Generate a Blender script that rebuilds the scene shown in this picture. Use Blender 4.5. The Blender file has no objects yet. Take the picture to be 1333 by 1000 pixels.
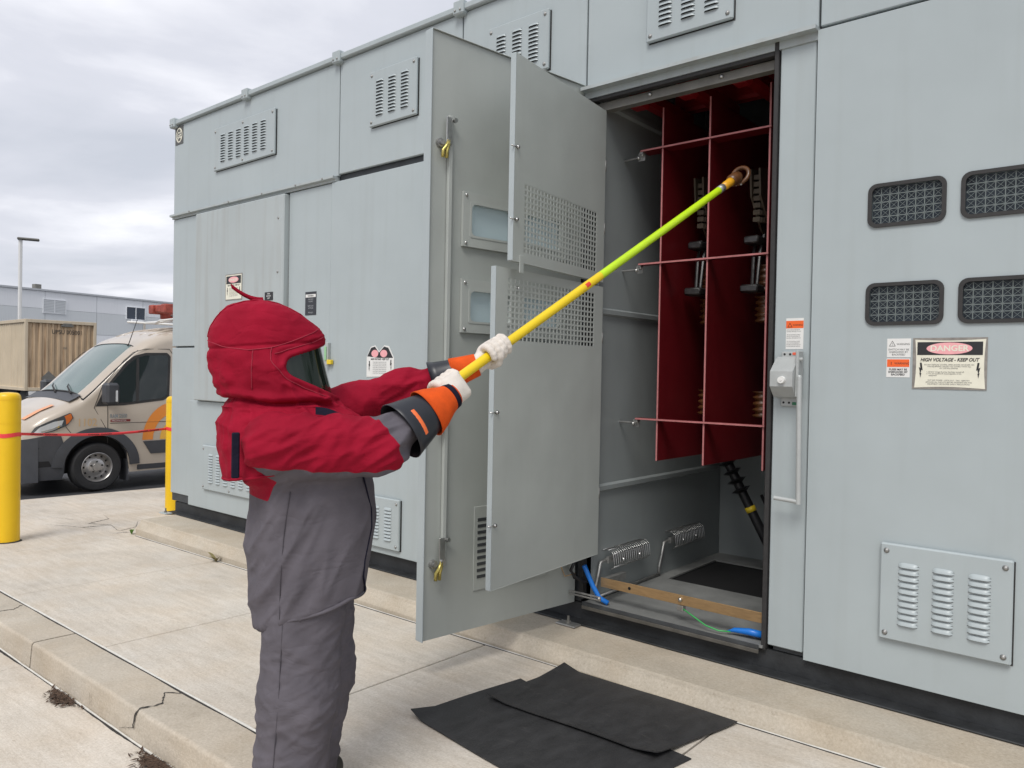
import bpy, bmesh, math, random
import numpy as np
from mathutils import Vector, Matrix
random.seed(7); rng = np.random.default_rng(7)
R = math.radians
scene = bpy.context.scene
COL = scene.collection

# ------------------------------------------------------------------ camera
def cam_setup():
    ya, pi_, ro = R(40.0823), R(-0.8230), R(1.0654)
    F = Vector((-math.sin(ya)*math.cos(pi_), math.cos(ya)*math.cos(pi_), math.sin(pi_)))
    Rt = Vector((math.cos(ya), math.sin(ya), 0)); U = Rt.cross(F)
    R2 = Rt*math.cos(ro) + U*math.sin(ro); U2 = -Rt*math.sin(ro) + U*math.cos(ro)
    cd = bpy.data.cameras.new('camera'); co = bpy.data.objects.new('camera', cd); COL.objects.link(co)
    m = Matrix((R2, U2, -F)).transposed().to_4x4(); m.translation = (0, -4.13, 1.7)
    co.matrix_world = m
    cd.sensor_width = 36; cd.sensor_fit = 'HORIZONTAL'; cd.lens = 1003.34/1333*36
    cd.clip_start = 0.05; cd.clip_end = 3000
    scene.camera = co
cam_setup()

# ------------------------------------------------------------------ world: overcast sky
SUN_DIR = Vector((0.22, -0.58, 0.80)).normalized()      # towards the sun, behind the cloud
def world_setup():
    w = bpy.data.worlds.new('World'); scene.world = w; w.use_nodes = True
    nt = w.node_tree; N = nt.nodes; L = nt.links; N.clear()
    out = N.new('ShaderNodeOutputWorld'); bg = N.new('ShaderNodeBackground')
    sky = N.new('ShaderNodeTexSky'); sky.sky_type = 'NISHITA'; sky.sun_disc = False
    sky.sun_elevation = math.asin(SUN_DIR.z); sky.sun_rotation = math.atan2(SUN_DIR.x, SUN_DIR.y)
    sky.dust_density = 3.0
    tc = N.new('ShaderNodeTexCoord'); sep = N.new('ShaderNodeSeparateXYZ'); L.new(tc.outputs['Generated'], sep.inputs[0])
    zz = N.new('ShaderNodeMath'); zz.operation = 'MAXIMUM'; zz.inputs[1].default_value = 0.0; L.new(sep.outputs[2], zz.inputs[0])
    za = N.new('ShaderNodeMath'); za.operation = 'ADD'; za.inputs[1].default_value = 0.16; L.new(zz.outputs[0], za.inputs[0])
    dx = N.new('ShaderNodeMath'); dx.operation = 'DIVIDE'; L.new(sep.outputs[0], dx.inputs[0]); L.new(za.outputs[0], dx.inputs[1])
    dy = N.new('ShaderNodeMath'); dy.operation = 'DIVIDE'; L.new(sep.outputs[1], dy.inputs[0]); L.new(za.outputs[0], dy.inputs[1])
    cb = N.new('ShaderNodeCombineXYZ'); L.new(dx.outputs[0], cb.inputs[0]); L.new(dy.outputs[0], cb.inputs[1])
    n1 = N.new('ShaderNodeTexNoise'); n1.inputs['Scale'].default_value = 1.15; n1.inputs['Detail'].default_value = 7; n1.inputs['Roughness'].default_value = .52
    n1.inputs['Distortion'].default_value = .35
    L.new(cb.outputs[0], n1.inputs['Vector'])
    cr = N.new('ShaderNodeValToRGB'); L.new(n1.outputs[0], cr.inputs[0])
    e = cr.color_ramp.elements
    e[0].position = .34; e[0].color = (.43, .45, .50, 1)
    e[1].position = .68; e[1].color = (.77, .77, .80, 1)
    m = e.new(.52); m.color = (.525, .535, .585, 1)
    sc = N.new('ShaderNodeMixRGB'); sc.blend_type = 'MULTIPLY'; sc.inputs[0].default_value = 1; sc.inputs[2].default_value = (.1, .1, .1, 1)
    L.new(sky.outputs[0], sc.inputs[1])
    mx = N.new('ShaderNodeMixRGB'); mx.inputs[0].default_value = .93
    L.new(sc.outputs[0], mx.inputs[1]); L.new(cr.outputs[0], mx.inputs[2])
    L.new(mx.outputs[0], bg.inputs[0]); bg.inputs[1].default_value = 1.0
    L.new(bg.outputs[0], out.inputs[0])
world_setup()
sd = bpy.data.lights.new('sun', 'SUN'); sd.energy = 1.5; sd.angle = R(25); sd.color = (1, .97, .92)
so = bpy.data.objects.new('sun', sd); COL.objects.link(so)
so.rotation_euler = SUN_DIR.to_track_quat('Z', 'Y').to_euler(); so.location = (-3, -8, 12)
vs = scene.view_settings; vs.view_transform = 'Standard'; vs.look = 'None'; vs.exposure = 0.58; vs.gamma = 1; vs.use_curve_mapping = False

# ------------------------------------------------------------------ materials
MATS = {}
def mat(name, col, rough=.6, metal=0., var=.0, vscale=4., bump=0., bscale=60., spec=.5, streak=0., stretch=None, dirt=None, coat=0., buckle=0., scratch=0.):
    """procedural Principled: colour with noise variation, optional vertical run-off streaks, dirt blotches and noise bump"""
    m = bpy.data.materials.new(name); m.use_nodes = True; MATS[name] = m
    nt = m.node_tree; N = nt.nodes; L = nt.links
    b = N['Principled BSDF']
    b.inputs['Base Color'].default_value = (*col, 1); b.inputs['Roughness'].default_value = rough; b.inputs['Metallic'].default_value = metal
    b.inputs['Specular IOR Level'].default_value = spec
    if coat: b.inputs['Coat Weight'].default_value = coat; b.inputs['Coat Roughness'].default_value = .08
    tc = N.new('ShaderNodeTexCoord')
    src = tc.outputs['Object']
    if stretch:
        mp = N.new('ShaderNodeMapping'); mp.inputs['Scale'].default_value = stretch; L.new(src, mp.inputs[0]); src2 = mp.outputs[0]
    else: src2 = src
    cur = None
    if var:
        n = N.new('ShaderNodeTexNoise'); n.inputs['Scale'].default_value = vscale; n.inputs['Detail'].default_value = 6; n.inputs['Roughness'].default_value = .6
        L.new(src2, n.inputs['Vector'])
        r = N.new('ShaderNodeValToRGB'); L.new(n.outputs[0], r.inputs[0])
        r.color_ramp.elements[0].position = .3; r.color_ramp.elements[1].position = .72
        r.color_ramp.elements[0].color = tuple(max(0, c*(1-var)) for c in col)+(1,)
        r.color_ramp.elements[1].color = tuple(min(1, c*(1+var)) for c in col)+(1,)
        cur = r.outputs[0]
        rr = N.new('ShaderNodeMapRange'); rr.inputs[3].default_value = max(.02, rough-.08); rr.inputs[4].default_value = min(1, rough+.08)
        L.new(n.outputs[0], rr.inputs[0]); L.new(rr.outputs[0], b.inputs['Roughness'])
    if streak:
        mp = N.new('ShaderNodeMapping'); mp.inputs['Scale'].default_value = (7, 7, .35); L.new(src, mp.inputs[0])
        n = N.new('ShaderNodeTexNoise'); n.inputs['Scale'].default_value = 1.6; n.inputs['Detail'].default_value = 5
        L.new(mp.outputs[0], n.inputs['Vector'])
        r = N.new('ShaderNodeMapRange'); r.inputs[1].default_value = .52; r.inputs[2].default_value = .8; r.inputs[3].default_value = 0; r.inputs[4].default_value = streak
        L.new(n.outputs[0], r.inputs[0])
        mx = N.new('ShaderNodeMixRGB'); L.new(r.outputs[0], mx.inputs[0])
        if cur: L.new(cur, mx.inputs[1])
        else: mx.inputs[1].default_value = (*col, 1)
        d = dirt or (.20, .185, .15); mx.inputs[2].default_value = (*d, 1)
        cur = mx.outputs[0]
    if scratch:
        # pale scuffs and dust with a shape of their own
        mp = N.new('ShaderNodeMapping'); mp.inputs['Scale'].default_value = (2.0, 9.0, 2.0); mp.inputs['Rotation'].default_value = (0, .3, .6); L.new(src, mp.inputs[0])
        n = N.new('ShaderNodeTexNoise'); n.inputs['Scale'].default_value = 3.2; n.inputs['Detail'].default_value = 9; n.inputs['Roughness'].default_value = .72; n.inputs['Distortion'].default_value = 1.2
        L.new(mp.outputs[0], n.inputs['Vector'])
        r = N.new('ShaderNodeMapRange'); r.inputs[1].default_value = .58; r.inputs[2].default_value = .82; r.inputs[3].default_value = 0; r.inputs[4].default_value = scratch
        L.new(n.outputs[0], r.inputs[0])
        mx = N.new('ShaderNodeMixRGB'); L.new(r.outputs[0], mx.inputs[0])
        if cur: L.new(cur, mx.inputs[1])
        else: mx.inputs[1].default_value = (*col, 1)
        mx.inputs[2].default_value = (.16, .15, .14, 1); cur = mx.outputs[0]
    if cur: L.new(cur, b.inputs['Base Color'])
    bprev = None
    if buckle:
        n = N.new('ShaderNodeTexNoise'); n.inputs['Scale'].default_value = 1.7; n.inputs['Detail'].default_value = 2; L.new(src, n.inputs['Vector'])
        bk = N.new('ShaderNodeBump'); bk.inputs['Strength'].default_value = buckle; bk.inputs['Distance'].default_value = .05
        L.new(n.outputs[0], bk.inputs['Height']); L.new(bk.outputs[0], b.inputs['Normal']); bprev = bk.outputs[0]
    if bump:
        n = N.new('ShaderNodeTexNoise'); n.inputs['Scale'].default_value = bscale; n.inputs['Detail'].default_value = 5
        L.new(src2, n.inputs['Vector'])
        bp = N.new('ShaderNodeBump'); bp.inputs['Strength'].default_value = bump; bp.inputs['Distance'].default_value = .01
        if bprev: L.new(bprev, bp.inputs['Normal'])
        L.new(n.outputs[0], bp.inputs['Height']); L.new(bp.outputs[0], b.inputs['Normal'])
    return m
def glass(name, col, alpha, rough=.02, spec=.5):
    m = bpy.data.materials.new(name); m.use_nodes = True; MATS[name] = m
    nt = m.node_tree; N = nt.nodes; L = nt.links; b = N['Principled BSDF']
    b.inputs['Base Color'].default_value = (*col, 1); b.inputs['Roughness'].default_value = rough; b.inputs['Specular IOR Level'].default_value = spec
    tr = N.new('ShaderNodeBsdfTransparent'); tr.inputs[0].default_value = (.96, .98, .98, 1)
    mx = N.new('ShaderNodeMixShader'); mx.inputs[0].default_value = alpha
    L.new(tr.outputs[0], mx.inputs[1]); L.new(b.outputs[0], mx.inputs[2]); L.new(mx.outputs[0], N['Material Output'].inputs[0])
    return m

mat('panel', (.388, .437, .449), .34, var=.045, vscale=1.3, streak=.10, bump=.03, bscale=220, spec=.45, buckle=.22)
mat('panel_stained', (.395, .435, .44), .45, var=.05, vscale=1.6, streak=.42, bump=.03, bscale=220, spec=.4, dirt=(.27, .25, .22), buckle=.2)
mat('door_inside', (.385, .412, .39), .40, var=.05, vscale=2.0, streak=.08, spec=.5, buckle=.25)
mat('inner_grey', (.42, .448, .425), .38, var=.05, vscale=2.2, streak=.06, spec=.5, buckle=.25)
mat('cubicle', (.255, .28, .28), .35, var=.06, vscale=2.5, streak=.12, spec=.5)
mat('frame_dark', (.045, .05, .055), .55, var=.3, vscale=9)
mat('frame_brown', (.16, .155, .14), .55, var=.2, vscale=9)
mat('skid', (.022, .024, .026), .6, var=.5, vscale=6, bump=.2, bscale=40)
mat('black', (.008, .008, .009), .7)
mat('void', (.004, .004, .005), .9)
mat('gasket', (.028, .027, .027), .65, var=.2, vscale=30)
mat('steel', (.55, .55, .54), .32, 1.0, var=.12, vscale=40)
mat('steel_dull', (.36, .36, .35), .5, .8, var=.2, vscale=30)
mat('zinc_yellow', (.55, .46, .14), .35, .8, var=.25, vscale=50)
mat('brass', (.47, .31, .16), .40, .75, var=.15, vscale=14, stretch=(1, 6, 6))
mat('red_board', (.115, .005, .008), .45, var=.12, vscale=3, spec=.35)
mat('pink_edge', (.46, .17, .17), .6, var=.15, vscale=20)
mat('tan_board', (.10, .078, .052), .6, var=.15, vscale=20)
mat('steel_dark', (.10, .10, .10), .4, .8, var=.3, vscale=30)
mat('brown_resin', (.11, .045, .016), .35, var=.25, vscale=25)
mat('white_paint', (.74, .74, .72), .5, var=.04, vscale=8)
mat('sign_cream', (.76, .74, .62), .4, var=.04, vscale=20)
mat('sign_pink', (.84, .40, .42), .45, var=.06, vscale=25)
mat('sign_orange', (.83, .13, .02), .45, var=.05, vscale=25)
mat('sign_red', (.75, .12, .06), .45)
mat('ink', (.02, .02, .022), .5)
mat('ink_grey', (.12, .12, .12), .5)
mat('sign_metal', (.28, .26, .235), .45, .3, var=.2, vscale=30)
mat('mechanism', (.43, .45, .445), .4, .15, var=.06, vscale=14, bump=.05, bscale=200)
mat('green_tag', (.03, .16, .08), .5)
mat('blue_tube', (.01, .16, .58), .35)
mat('green_wire', (.05, .36, .10), .4)
mat('cable', (.012, .012, .014), .45)
mat('yellow_tape', (.75, .55, .03), .4)
mat('bollard', (.80, .50, .004), .38, var=.05, vscale=3, streak=.07, dirt=(.35, .24, .05), spec=.5)
mat('tape_red', (.80, .05, .06), .35, spec=.5)
mat('asphalt', (.045, .046, .05), .55, var=.35, vscale=1.1, bump=.5, bscale=180)
mat('rubber_mat', (.030, .030, .031), .60, var=.28, vscale=16, bump=.15, bscale=130, spec=.4, stretch=(1, .45, 1), scratch=.35)
mat('caulk', (.62, .60, .55), .6, var=.12, vscale=20)
mat('caulk_dark', (.03, .028, .025), .9, var=.3, vscale=20)
mat('crack', (.035, .03, .026), .95)
mat('litter', (.075, .045, .028), .9, var=.5, vscale=60)
mat('weed', (.10, .24, .03), .6, var=.3, vscale=50)
mat('weed_dry', (.20, .17, .07), .7, var=.3, vscale=50)

def concrete(name, col, sweep=(1, 1, 1)):
    m = bpy.data.materials.new(name); m.use_nodes = True; MATS[name] = m
    nt = m.node_tree; N = nt.nodes; L = nt.links; b = N['Principled BSDF']; b.inputs['Roughness'].default_value = .82; b.inputs['Specular IOR Level'].default_value = .3
    tc = N.new('ShaderNodeTexCoord'); src = tc.outputs['Object']
    def noise(sc, det, st=None, ro=.6):
        n = N.new('ShaderNodeTexNoise'); n.inputs['Scale'].default_value = sc; n.inputs['Detail'].default_value = det; n.inputs['Roughness'].default_value = ro
        if st:
            mp = N.new('ShaderNodeMapping'); mp.inputs['Scale'].default_value = st; L.new(src, mp.inputs[0]); L.new(mp.outputs[0], n.inputs['Vector'])
        else: L.new(src, n.inputs['Vector'])
        return n.outputs[0]
    def ramp(v, p0, c0, p1, c1):
        r = N.new('ShaderNodeValToRGB'); L.new(v, r.inputs[0]); e = r.color_ramp.elements
        e[0].position = p0; e[0].color = (*c0, 1); e[1].position = p1; e[1].color = (*c1, 1); return r.outputs[0]
    def mult(a, c, f=1.):
        x = N.new('ShaderNodeMixRGB'); x.blend_type = 'MULTIPLY'; x.inputs[0].default_value = f; L.new(a, x.inputs[1]); L.new(c, x.inputs[2]); return x.outputs[0]
    base = ramp(noise(.9, 8), .3, tuple(c*.86 for c in col), .72, tuple(min(1, c*1.10) for c in col))
    warm = ramp(noise(2.3, 5), .35, (.93, .88, .82), .7, (1, 1, 1))
    fine = ramp(noise(75, 5, ro=.75), .32, (.80, .785, .76), .66, (1.04, 1.04, 1.04))
    broom = ramp(noise(3.0, 6, sweep), .33, (.87, .86, .84), .66, (1, 1, 1))
    spots = ramp(noise(34, 4, ro=.7), .62, (1, 1, 1), .76, (.58, .53, .47))
    stain = ramp(noise(1.15, 10, ro=.74), .55, (1, 1, 1), .74, (.70, .645, .575))
    c = mult(mult(mult(mult(mult(base, warm), fine), broom), spots, .7), stain, .8)
    L.new(c, b.inputs['Base Color'])
    h1 = noise(70, 5); h2 = noise(5.0, 6, tuple(s*4 for s in sweep))
    ad = N.new('ShaderNodeMath'); ad.operation = 'ADD'; L.new(h1, ad.inputs[0]); L.new(h2, ad.inputs[1])
    bp = N.new('ShaderNodeBump'); bp.inputs['Strength'].default_value = .28; bp.inputs['Distance'].default_value = .008
    L.new(ad.outputs[0], bp.inputs['Height']); L.new(bp.outputs[0], b.inputs['Normal'])
    return m
concrete('concrete', (.68, .64, .58), (1.0, 7, 1))
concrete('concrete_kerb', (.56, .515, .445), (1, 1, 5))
concrete('concrete_pad', (.55, .505, .43), (1, 1, 4))

# ------------------------------------------------------------------ mesh tools
OFF = {}
def V3(p): return np.array(p, float)
class MB:
    def __init__(s): s.v = []; s.f = []; s.m = []; s.mi = 0
    def add(s, vs_, fs):
        k = len(s.v); s.v.extend([tuple(map(float, q)) for q in vs_])
        for f in fs: s.f.append(tuple(i+k for i in f)); s.m.append(s.mi)
        return s
    def box(s, x0, x1, y0, y1, z0, z1):
        return s.add([(x0,y0,z0),(x1,y0,z0),(x1,y1,z0),(x0,y1,z0),(x0,y0,z1),(x1,y0,z1),(x1,y1,z1),(x0,y1,z1)],
                     [(0,3,2,1),(4,5,6,7),(0,1,5,4),(1,2,6,5),(2,3,7,6),(3,0,4,7)])
    def cbox(s, x0, x1, y0, y1, z0, z1, c=.004, M=None):
        """chamfered box"""
        c = min(c, (x1-x0)*.45, (y1-y0)*.45, (z1-z0)*.45)
        P = {}; vs_ = []
        for ix in (0, 1):
            for iy in (0, 1):
                for iz in (0, 1):
                    X = (x0, x1)[ix]; Y = (y0, y1)[iy]; Z = (z0, z1)[iz]
                    dx = c if ix == 0 else -c; dy = c if iy == 0 else -c; dz = c if iz == 0 else -c
                    P[ix,iy,iz,'x'] = len(vs_); vs_.append((X, Y+dy, Z+dz))
                    P[ix,iy,iz,'y'] = len(vs_); vs_.append((X+dx, Y, Z+dz))
                    P[ix,iy,iz,'z'] = len(vs_); vs_.append((X+dx, Y+dy, Z))
        fs = []
        cyc = [(0,0),(1,0),(1,1),(0,1)]
        for sd_ in (0, 1):
            o = 1 if sd_ else -1
            for ax in 'xyz':
                q = [P[(sd_,a,b,'x') if ax == 'x' else (b,sd_,a,'y') if ax == 'y' else (a,b,sd_,'z')] for a, b in cyc]
                fs.append(tuple(q[::o]))
        for a in (0, 1):
            for b in (0, 1):
                fs.append((P[a,b,0,'x'],P[a,b,1,'x'],P[a,b,1,'y'],P[a,b,0,'y']))
                fs.append((P[a,0,b,'x'],P[a,1,b,'x'],P[a,1,b,'z'],P[a,0,b,'z']))
                fs.append((P[0,a,b,'y'],P[1,a,b,'y'],P[1,a,b,'z'],P[0,a,b,'z']))
        for a in (0,1):
            for b in (0,1):
                for d in (0,1): fs.append((P[a,b,d,'x'],P[a,b,d,'y'],P[a,b,d,'z']))
        # orient outwards
        cen = V3(((x0+x1)/2,(y0+y1)/2,(z0+z1)/2)); out = []
        for f in fs:
            pts = [V3(vs_[i]) for i in f]; n = np.cross(pts[1]-pts[0], pts[2]-pts[0])
            if n @ (sum(pts)/len(pts)-cen) < 0: f = f[::-1]
            out.append(f)
        if M is not None: vs_ = [tuple(M @ Vector(q)) for q in vs_]
        return s.add(vs_, out)
    def cyl(s, p0, p1, r0, r1=None, n=16, caps=True):
        r1 = r0 if r1 is None else r1
        return s.tube([p0, p1], [r0, r1], n, caps)
    def tube(s, pts, r, n=8, caps=True, closed=False):
        pts = [V3(p) for p in pts]; k = len(pts)
        rs = list(r) if hasattr(r, '__len__') else [r]*k
        d0 = pts[1]-pts[0]; d0 = d0/np.linalg.norm(d0)
        up = V3((0,0,1)) if abs(d0[2]) < .9 else V3((1,0,0))
        a = np.cross(d0, up); a /= np.linalg.norm(a)
        vs_ = []
        for i in range(k):
            if closed: d = pts[(i+1) % k]-pts[i-1]
            else: d = pts[min(i+1,k-1)]-pts[max(i-1,0)]
            d = d/(np.linalg.norm(d)+1e-12)
            a = a-d*(a@d); a /= np.linalg.norm(a)+1e-12; b = np.cross(d, a)
            for j in range(n):
                t = 2*math.pi*j/n; vs_.append(pts[i]+rs[i]*(a*math.cos(t)+b*math.sin(t)))
        fs = []
        for i in range(k if closed else k-1):
            for j in range(n):
                i2 = (i+1) % k
                fs.append((i*n+j, i*n+(j+1)%n, i2*n+(j+1)%n, i2*n+j))
        if caps and not closed:
            fs.append(tuple(range(n))[::-1]); fs.append(tuple((k-1)*n+j for j in range(n)))
        return s.add(vs_, fs)
    def prism(s, poly, h0, h1, frame):
        """poly (a,b) list extruded h0..h1; frame(a,b,h)->xyz"""
        n = len(poly)
        vs_ = [frame(a, b, h0) for a, b in poly]+[frame(a, b, h1) for a, b in poly]
        return s.add(vs_, [tuple(range(n))[::-1], tuple(range(n, 2*n))]+[(i, (i+1)%n, n+(i+1)%n, n+i) for i in range(n)])
    def ring(s, outer, inner, h0, h1, frame):
        n = len(outer)
        vs_ = [frame(a,b,h) for h in (h0,h1) for pl in (outer,inner) for a,b in pl]
        fs = []
        for i in range(n):
            j = (i+1)%n
            fs += [(i,j,n+j,n+i),(2*n+i,3*n+i,3*n+j,2*n+j),(i,2*n+i,2*n+j,j),(n+i,n+j,3*n+j,3*n+i)]
        return s.add(vs_, fs)
    def grid(s, P, wrap_u=False, wrap_v=False):
        """P[i][j] points"""
        a = np.asarray(P, float); nu, nv = a.shape[:2]
        fs = []
        for i in range(nu if wrap_u else nu-1):
            for j in range(nv if wrap_v else nv-1):
                i2 = (i+1)%nu; j2 = (j+1)%nv
                fs.append((i*nv+j, i2*nv+j, i2*nv+j2, i*nv+j2))
        return s.add(a.reshape(-1, 3), fs)
    def ball(s, c, r, n=10, m=6, sc=(1,1,1)):
        P = [[(c[0]+r*sc[0]*math.sin(math.pi*i/m)*math.cos(2*math.pi*j/n), c[1]+r*sc[1]*math.sin(math.pi*i/m)*math.sin(2*math.pi*j/n), c[2]+r*sc[2]*math.cos(math.pi*i/m)) for j in range(n)] for i in range(m+1)]
        return s.grid(P, wrap_v=True)
    def build(s, name, mats, parent=None, smooth=False, recalc=True, angle=None):
        me = bpy.data.meshes.new(name)
        o0 = OFF.get(parent.name, (0,0,0)) if parent else (0,0,0)
        a = np.asarray(s.v, float)-np.array(o0)
        me.from_pydata(a.tolist(), [], s.f)
        for mn in ([mats] if isinstance(mats, str) else mats): me.materials.append(MATS[mn])
        if not isinstance(mats, str): me.polygons.foreach_set('material_index', s.m)
        if recalc or angle:
            bm = bmesh.new(); bm.from_mesh(me)
            bmesh.ops.remove_doubles(bm, verts=bm.verts, dist=1e-5)
            bmesh.ops.recalc_face_normals(bm, faces=bm.faces); bm.to_mesh(me); bm.free()
        if smooth: me.shade_smooth()
        if angle: me.shade_smooth(); me.set_sharp_from_angle(angle=R(angle))
        return link(name, me, parent)
def link(name, me, parent=None):
    o = bpy.data.objects.new(name, me); COL.objects.link(o)
    if parent: o.parent = parent; OFF[o.name] = OFF.get(parent.name, (0,0,0))
    return o
def share(name, src, parent, loc, rot=None):
    """another object with the same mesh data, local loc in WORLD coordinates of an un-rotated thing"""
    o = bpy.data.objects.new(name, src); COL.objects.link(o); o.parent = parent
    o.location = np.array(loc)-np.array(OFF.get(parent.name, (0,0,0)))
    if rot: o.rotation_euler = rot
    return o
def thing(name, label, cat, loc=(0,0,0), group=None):
    e = bpy.data.objects.new(name, None); COL.objects.link(e); e.location = loc; e.empty_display_size = .1
    OFF[e.name] = tuple(loc); tag(e, label, cat, group); return e
def tag(o, label, cat, group=None):
    o['label'] = label; o['category'] = cat
    if group: o['group'] = group
    return o
def struct(o): o['kind'] = 'structure'; return o
FRONT = lambda y: (lambda a, b, h: (a, y-h, b))          # polygon in x,z on a wall facing -y, h grows outwards
def rrect(x0, x1, z0, z1, r, n=5):
    out = []
    for cx, cz, t0 in ((x1-r, z0+r, -90), (x1-r, z1-r, 0), (x0+r, z1-r, 90), (x0+r, z0+r, 180)):
        for i in range(n+1):
            t = R(t0+90*i/n); out.append((cx+r*math.cos(t), cz+r*math.sin(t)))
    return out
def text_mesh(body, size, align='CENTER', shear=0, bold=0., sx=1., spacing=1.):
    c = bpy.data.curves.new('t', 'FONT'); c.body = body; c.size = size; c.align_x = align; c.shear = shear; c.offset = bold; c.space_character = spacing
    c.resolution_u = 3; c.fill_mode = 'FRONT'
    o = bpy.data.objects.new('t', c); COL.objects.link(o)
    dg = bpy.context.evaluated_depsgraph_get(); dg.update()
    me = bpy.data.meshes.new_from_object(o.evaluated_get(dg))
    bpy.data.objects.remove(o); bpy.data.curves.remove(c)
    n = len(me.vertices); a = np.zeros(n*3); me.vertices.foreach_get('co', a); a = a.reshape(-1, 3); a[:, 0] *= sx
    fs = [tuple(p.vertices) for p in me.polygons]; bpy.data.meshes.remove(me)
    return a, fs
def text(body, size, fr, mname, parent, name='lettering', **k):
    """fr(a,b)->world"""
    a, fs = text_mesh(body, size, **k)
    mb = MB(); mb.add([fr(q[0], q[1]) for q in a], fs)
    return mb.build(name, mname, parent, recalc=False)
def bolts(pts, r, m, parent, name='bolt'):
    for p in pts:
        mb = MB(); mb.ball(p, r, 8, 5); mb.build(name, m, parent, smooth=True)
# numpy value noise ---------------------------------------------------------
_perm = rng.random((64, 64, 64))
def vnoise(p):
    p = np.asarray(p); i = np.floor(p).astype(int); f = p-i; f = f*f*(3-2*f); out = 0
    for dx in (0,1):
        for dy in (0,1):
            for dz in (0,1):
                w = (f[...,0] if dx else 1-f[...,0])*(f[...,1] if dy else 1-f[...,1])*(f[...,2] if dz else 1-f[...,2])
                out = out+w*_perm[(i[...,0]+dx)%64, (i[...,1]+dy)%64, (i[...,2]+dz)%64]
    return out
def fbm(p, o=3):
    s = 0; a = 1; t = 0
    for k in range(o): s = s+a*vnoise(np.asarray(p)*2**k+k*7.3); t += a; a *= .5
    return s/t
# surface nets ----------------------------------------------------------------
def nets(fun, lo, hi, h):
    lo = V3(lo); n = np.ceil((V3(hi)-lo)/h).astype(int)+1
    ax = [lo[k]+h*np.arange(n[k]) for k in range(3)]
    G = np.stack(np.meshgrid(*ax, indexing='ij'), -1); F = fun(G)
    cell = tuple(n-1); acc = np.zeros(cell+(3,)); cnt = np.zeros(cell)
    corners = [(i,j,k) for i in (0,1) for j in (0,1) for k in (0,1)]
    sl = lambda c: tuple(slice(c[k], c[k]+n[k]-1) for k in range(3))
    for c in corners:
        for k in range(3):
            if c[k] == 0:
                d = list(c); d[k] = 1; f0 = F[sl(c)]; f1 = F[sl(tuple(d))]
                m = (f0 < 0) != (f1 < 0); t = np.where(m, f0/np.where(m, f0-f1, 1), 0)
                pos = np.zeros(cell+(3,)); 
                for q in range(3): pos[..., q] = c[q]
                pos[..., k] += t
                acc += pos*m[..., None]; cnt += m
    act = cnt > 0; idx = -np.ones(cell, int); idx[act] = np.arange(act.sum())
    I = np.argwhere(act); verts = lo+h*(I+acc[act]/cnt[act][:, None])
    quads = []
    for k in range(3):
        a, b = (k+1) % 3, (k+2) % 3
        s0 = [slice(None)]*3; s1 = [slice(None)]*3; s0[k] = slice(0, n[k]-1); s1[k] = slice(1, n[k])
        for q in (a, b): s0[q] = slice(1, n[q]-1); s1[q] = slice(1, n[q]-1)
        f0 = F[tuple(s0)] < 0; f1 = F[tuple(s1)] < 0
        E = np.argwhere(f0 != f1)
        if not len(E): continue
        inside = f0[tuple(E.T)]
        base = E.copy(); base[:, a] += 1; base[:, b] += 1
        def cid(da, db):
            q = base.copy(); q[:, a] += da; q[:, b] += db; return idx[tuple(q.T)]
        Q = np.stack([cid(-1,-1), cid(0,-1), cid(0,0), cid(-1,0)], 1)
        Q[~inside] = Q[~inside][:, ::-1]; quads.append(Q)
    return verts, np.concatenate(quads)
def smin(a, b, k):
    h = np.clip(.5+.5*(b-a)/k, 0, 1); return b*(1-h)+a*h-k*h*(1-h)
def cone(P, a, b, ra, rb):
    a = V3(a); b = V3(b); d = b-a; t = np.clip(((P-a)@d)/(d@d), 0, 1)
    return np.linalg.norm(P-a-t[..., None]*d, axis=-1)-(ra+(rb-ra)*t)
def np_mesh(name, v, q, mats, parent=None, smooth=True, attrs=None):
    me = bpy.data.meshes.new(name); me.from_pydata(np.asarray(v).tolist(), [], np.asarray(q).tolist())
    for mn in ([mats] if isinstance(mats, str) else mats): me.materials.append(MATS[mn])
    if smooth: me.shade_smooth()
    for k, a in (attrs or {}).items():
        at = me.attributes.new(k, 'FLOAT', 'POINT'); at.data.foreach_set('value', np.asarray(a, np.float32))
    return link(name, me, parent)
def vnormals(v, q):
    v = np.asarray(v); n = np.zeros_like(v); q = np.asarray(q)
    fn = np.cross(v[q[:,2]]-v[q[:,0]], v[q[:,3]]-v[q[:,1]])
    for k in range(4): np.add.at(n, q[:,k], fn)
    return n/(np.linalg.norm(n, axis=1, keepdims=True)+1e-12)
def relax(v, q, it=2, lam=.5):
    v = np.asarray(v).copy(); q = np.asarray(q)
    for _ in range(it):
        s = np.zeros_like(v); c = np.zeros(len(v))
        for k in range(4):
            np.add.at(s, q[:,k], v[q[:,(k+1)%4]]+v[q[:,(k-1)%4]]); np.add.at(c, q[:,k], 2)
        v += lam*(s/c[:,None]-v)
    return v
# ================================================================== GROUND
GA, GB = .010, -.015
def gz(x, y, dz=0.): return GA*(x+1.5)+GB*(y+.5)+dz
def tilt(mb):
    mb.v = [(x, y, z+gz(x, y)) for x, y, z in mb.v]; return mb
JY, KY, PY = -2.15, -2.41, -.50          # kerb joint, kerb face, equipment pad face
EX = -11.5                                # end of the walkway, then asphalt
# asphalt sheet to the horizon
mb = MB(); mb.add([(-900,-900,-.205),(900,-900,-.205),(900,900,-.205),(-900,900,-.205)], [(0,1,2,3)])
struct(mb.build('asphalt_ground', 'asphalt'))
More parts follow.
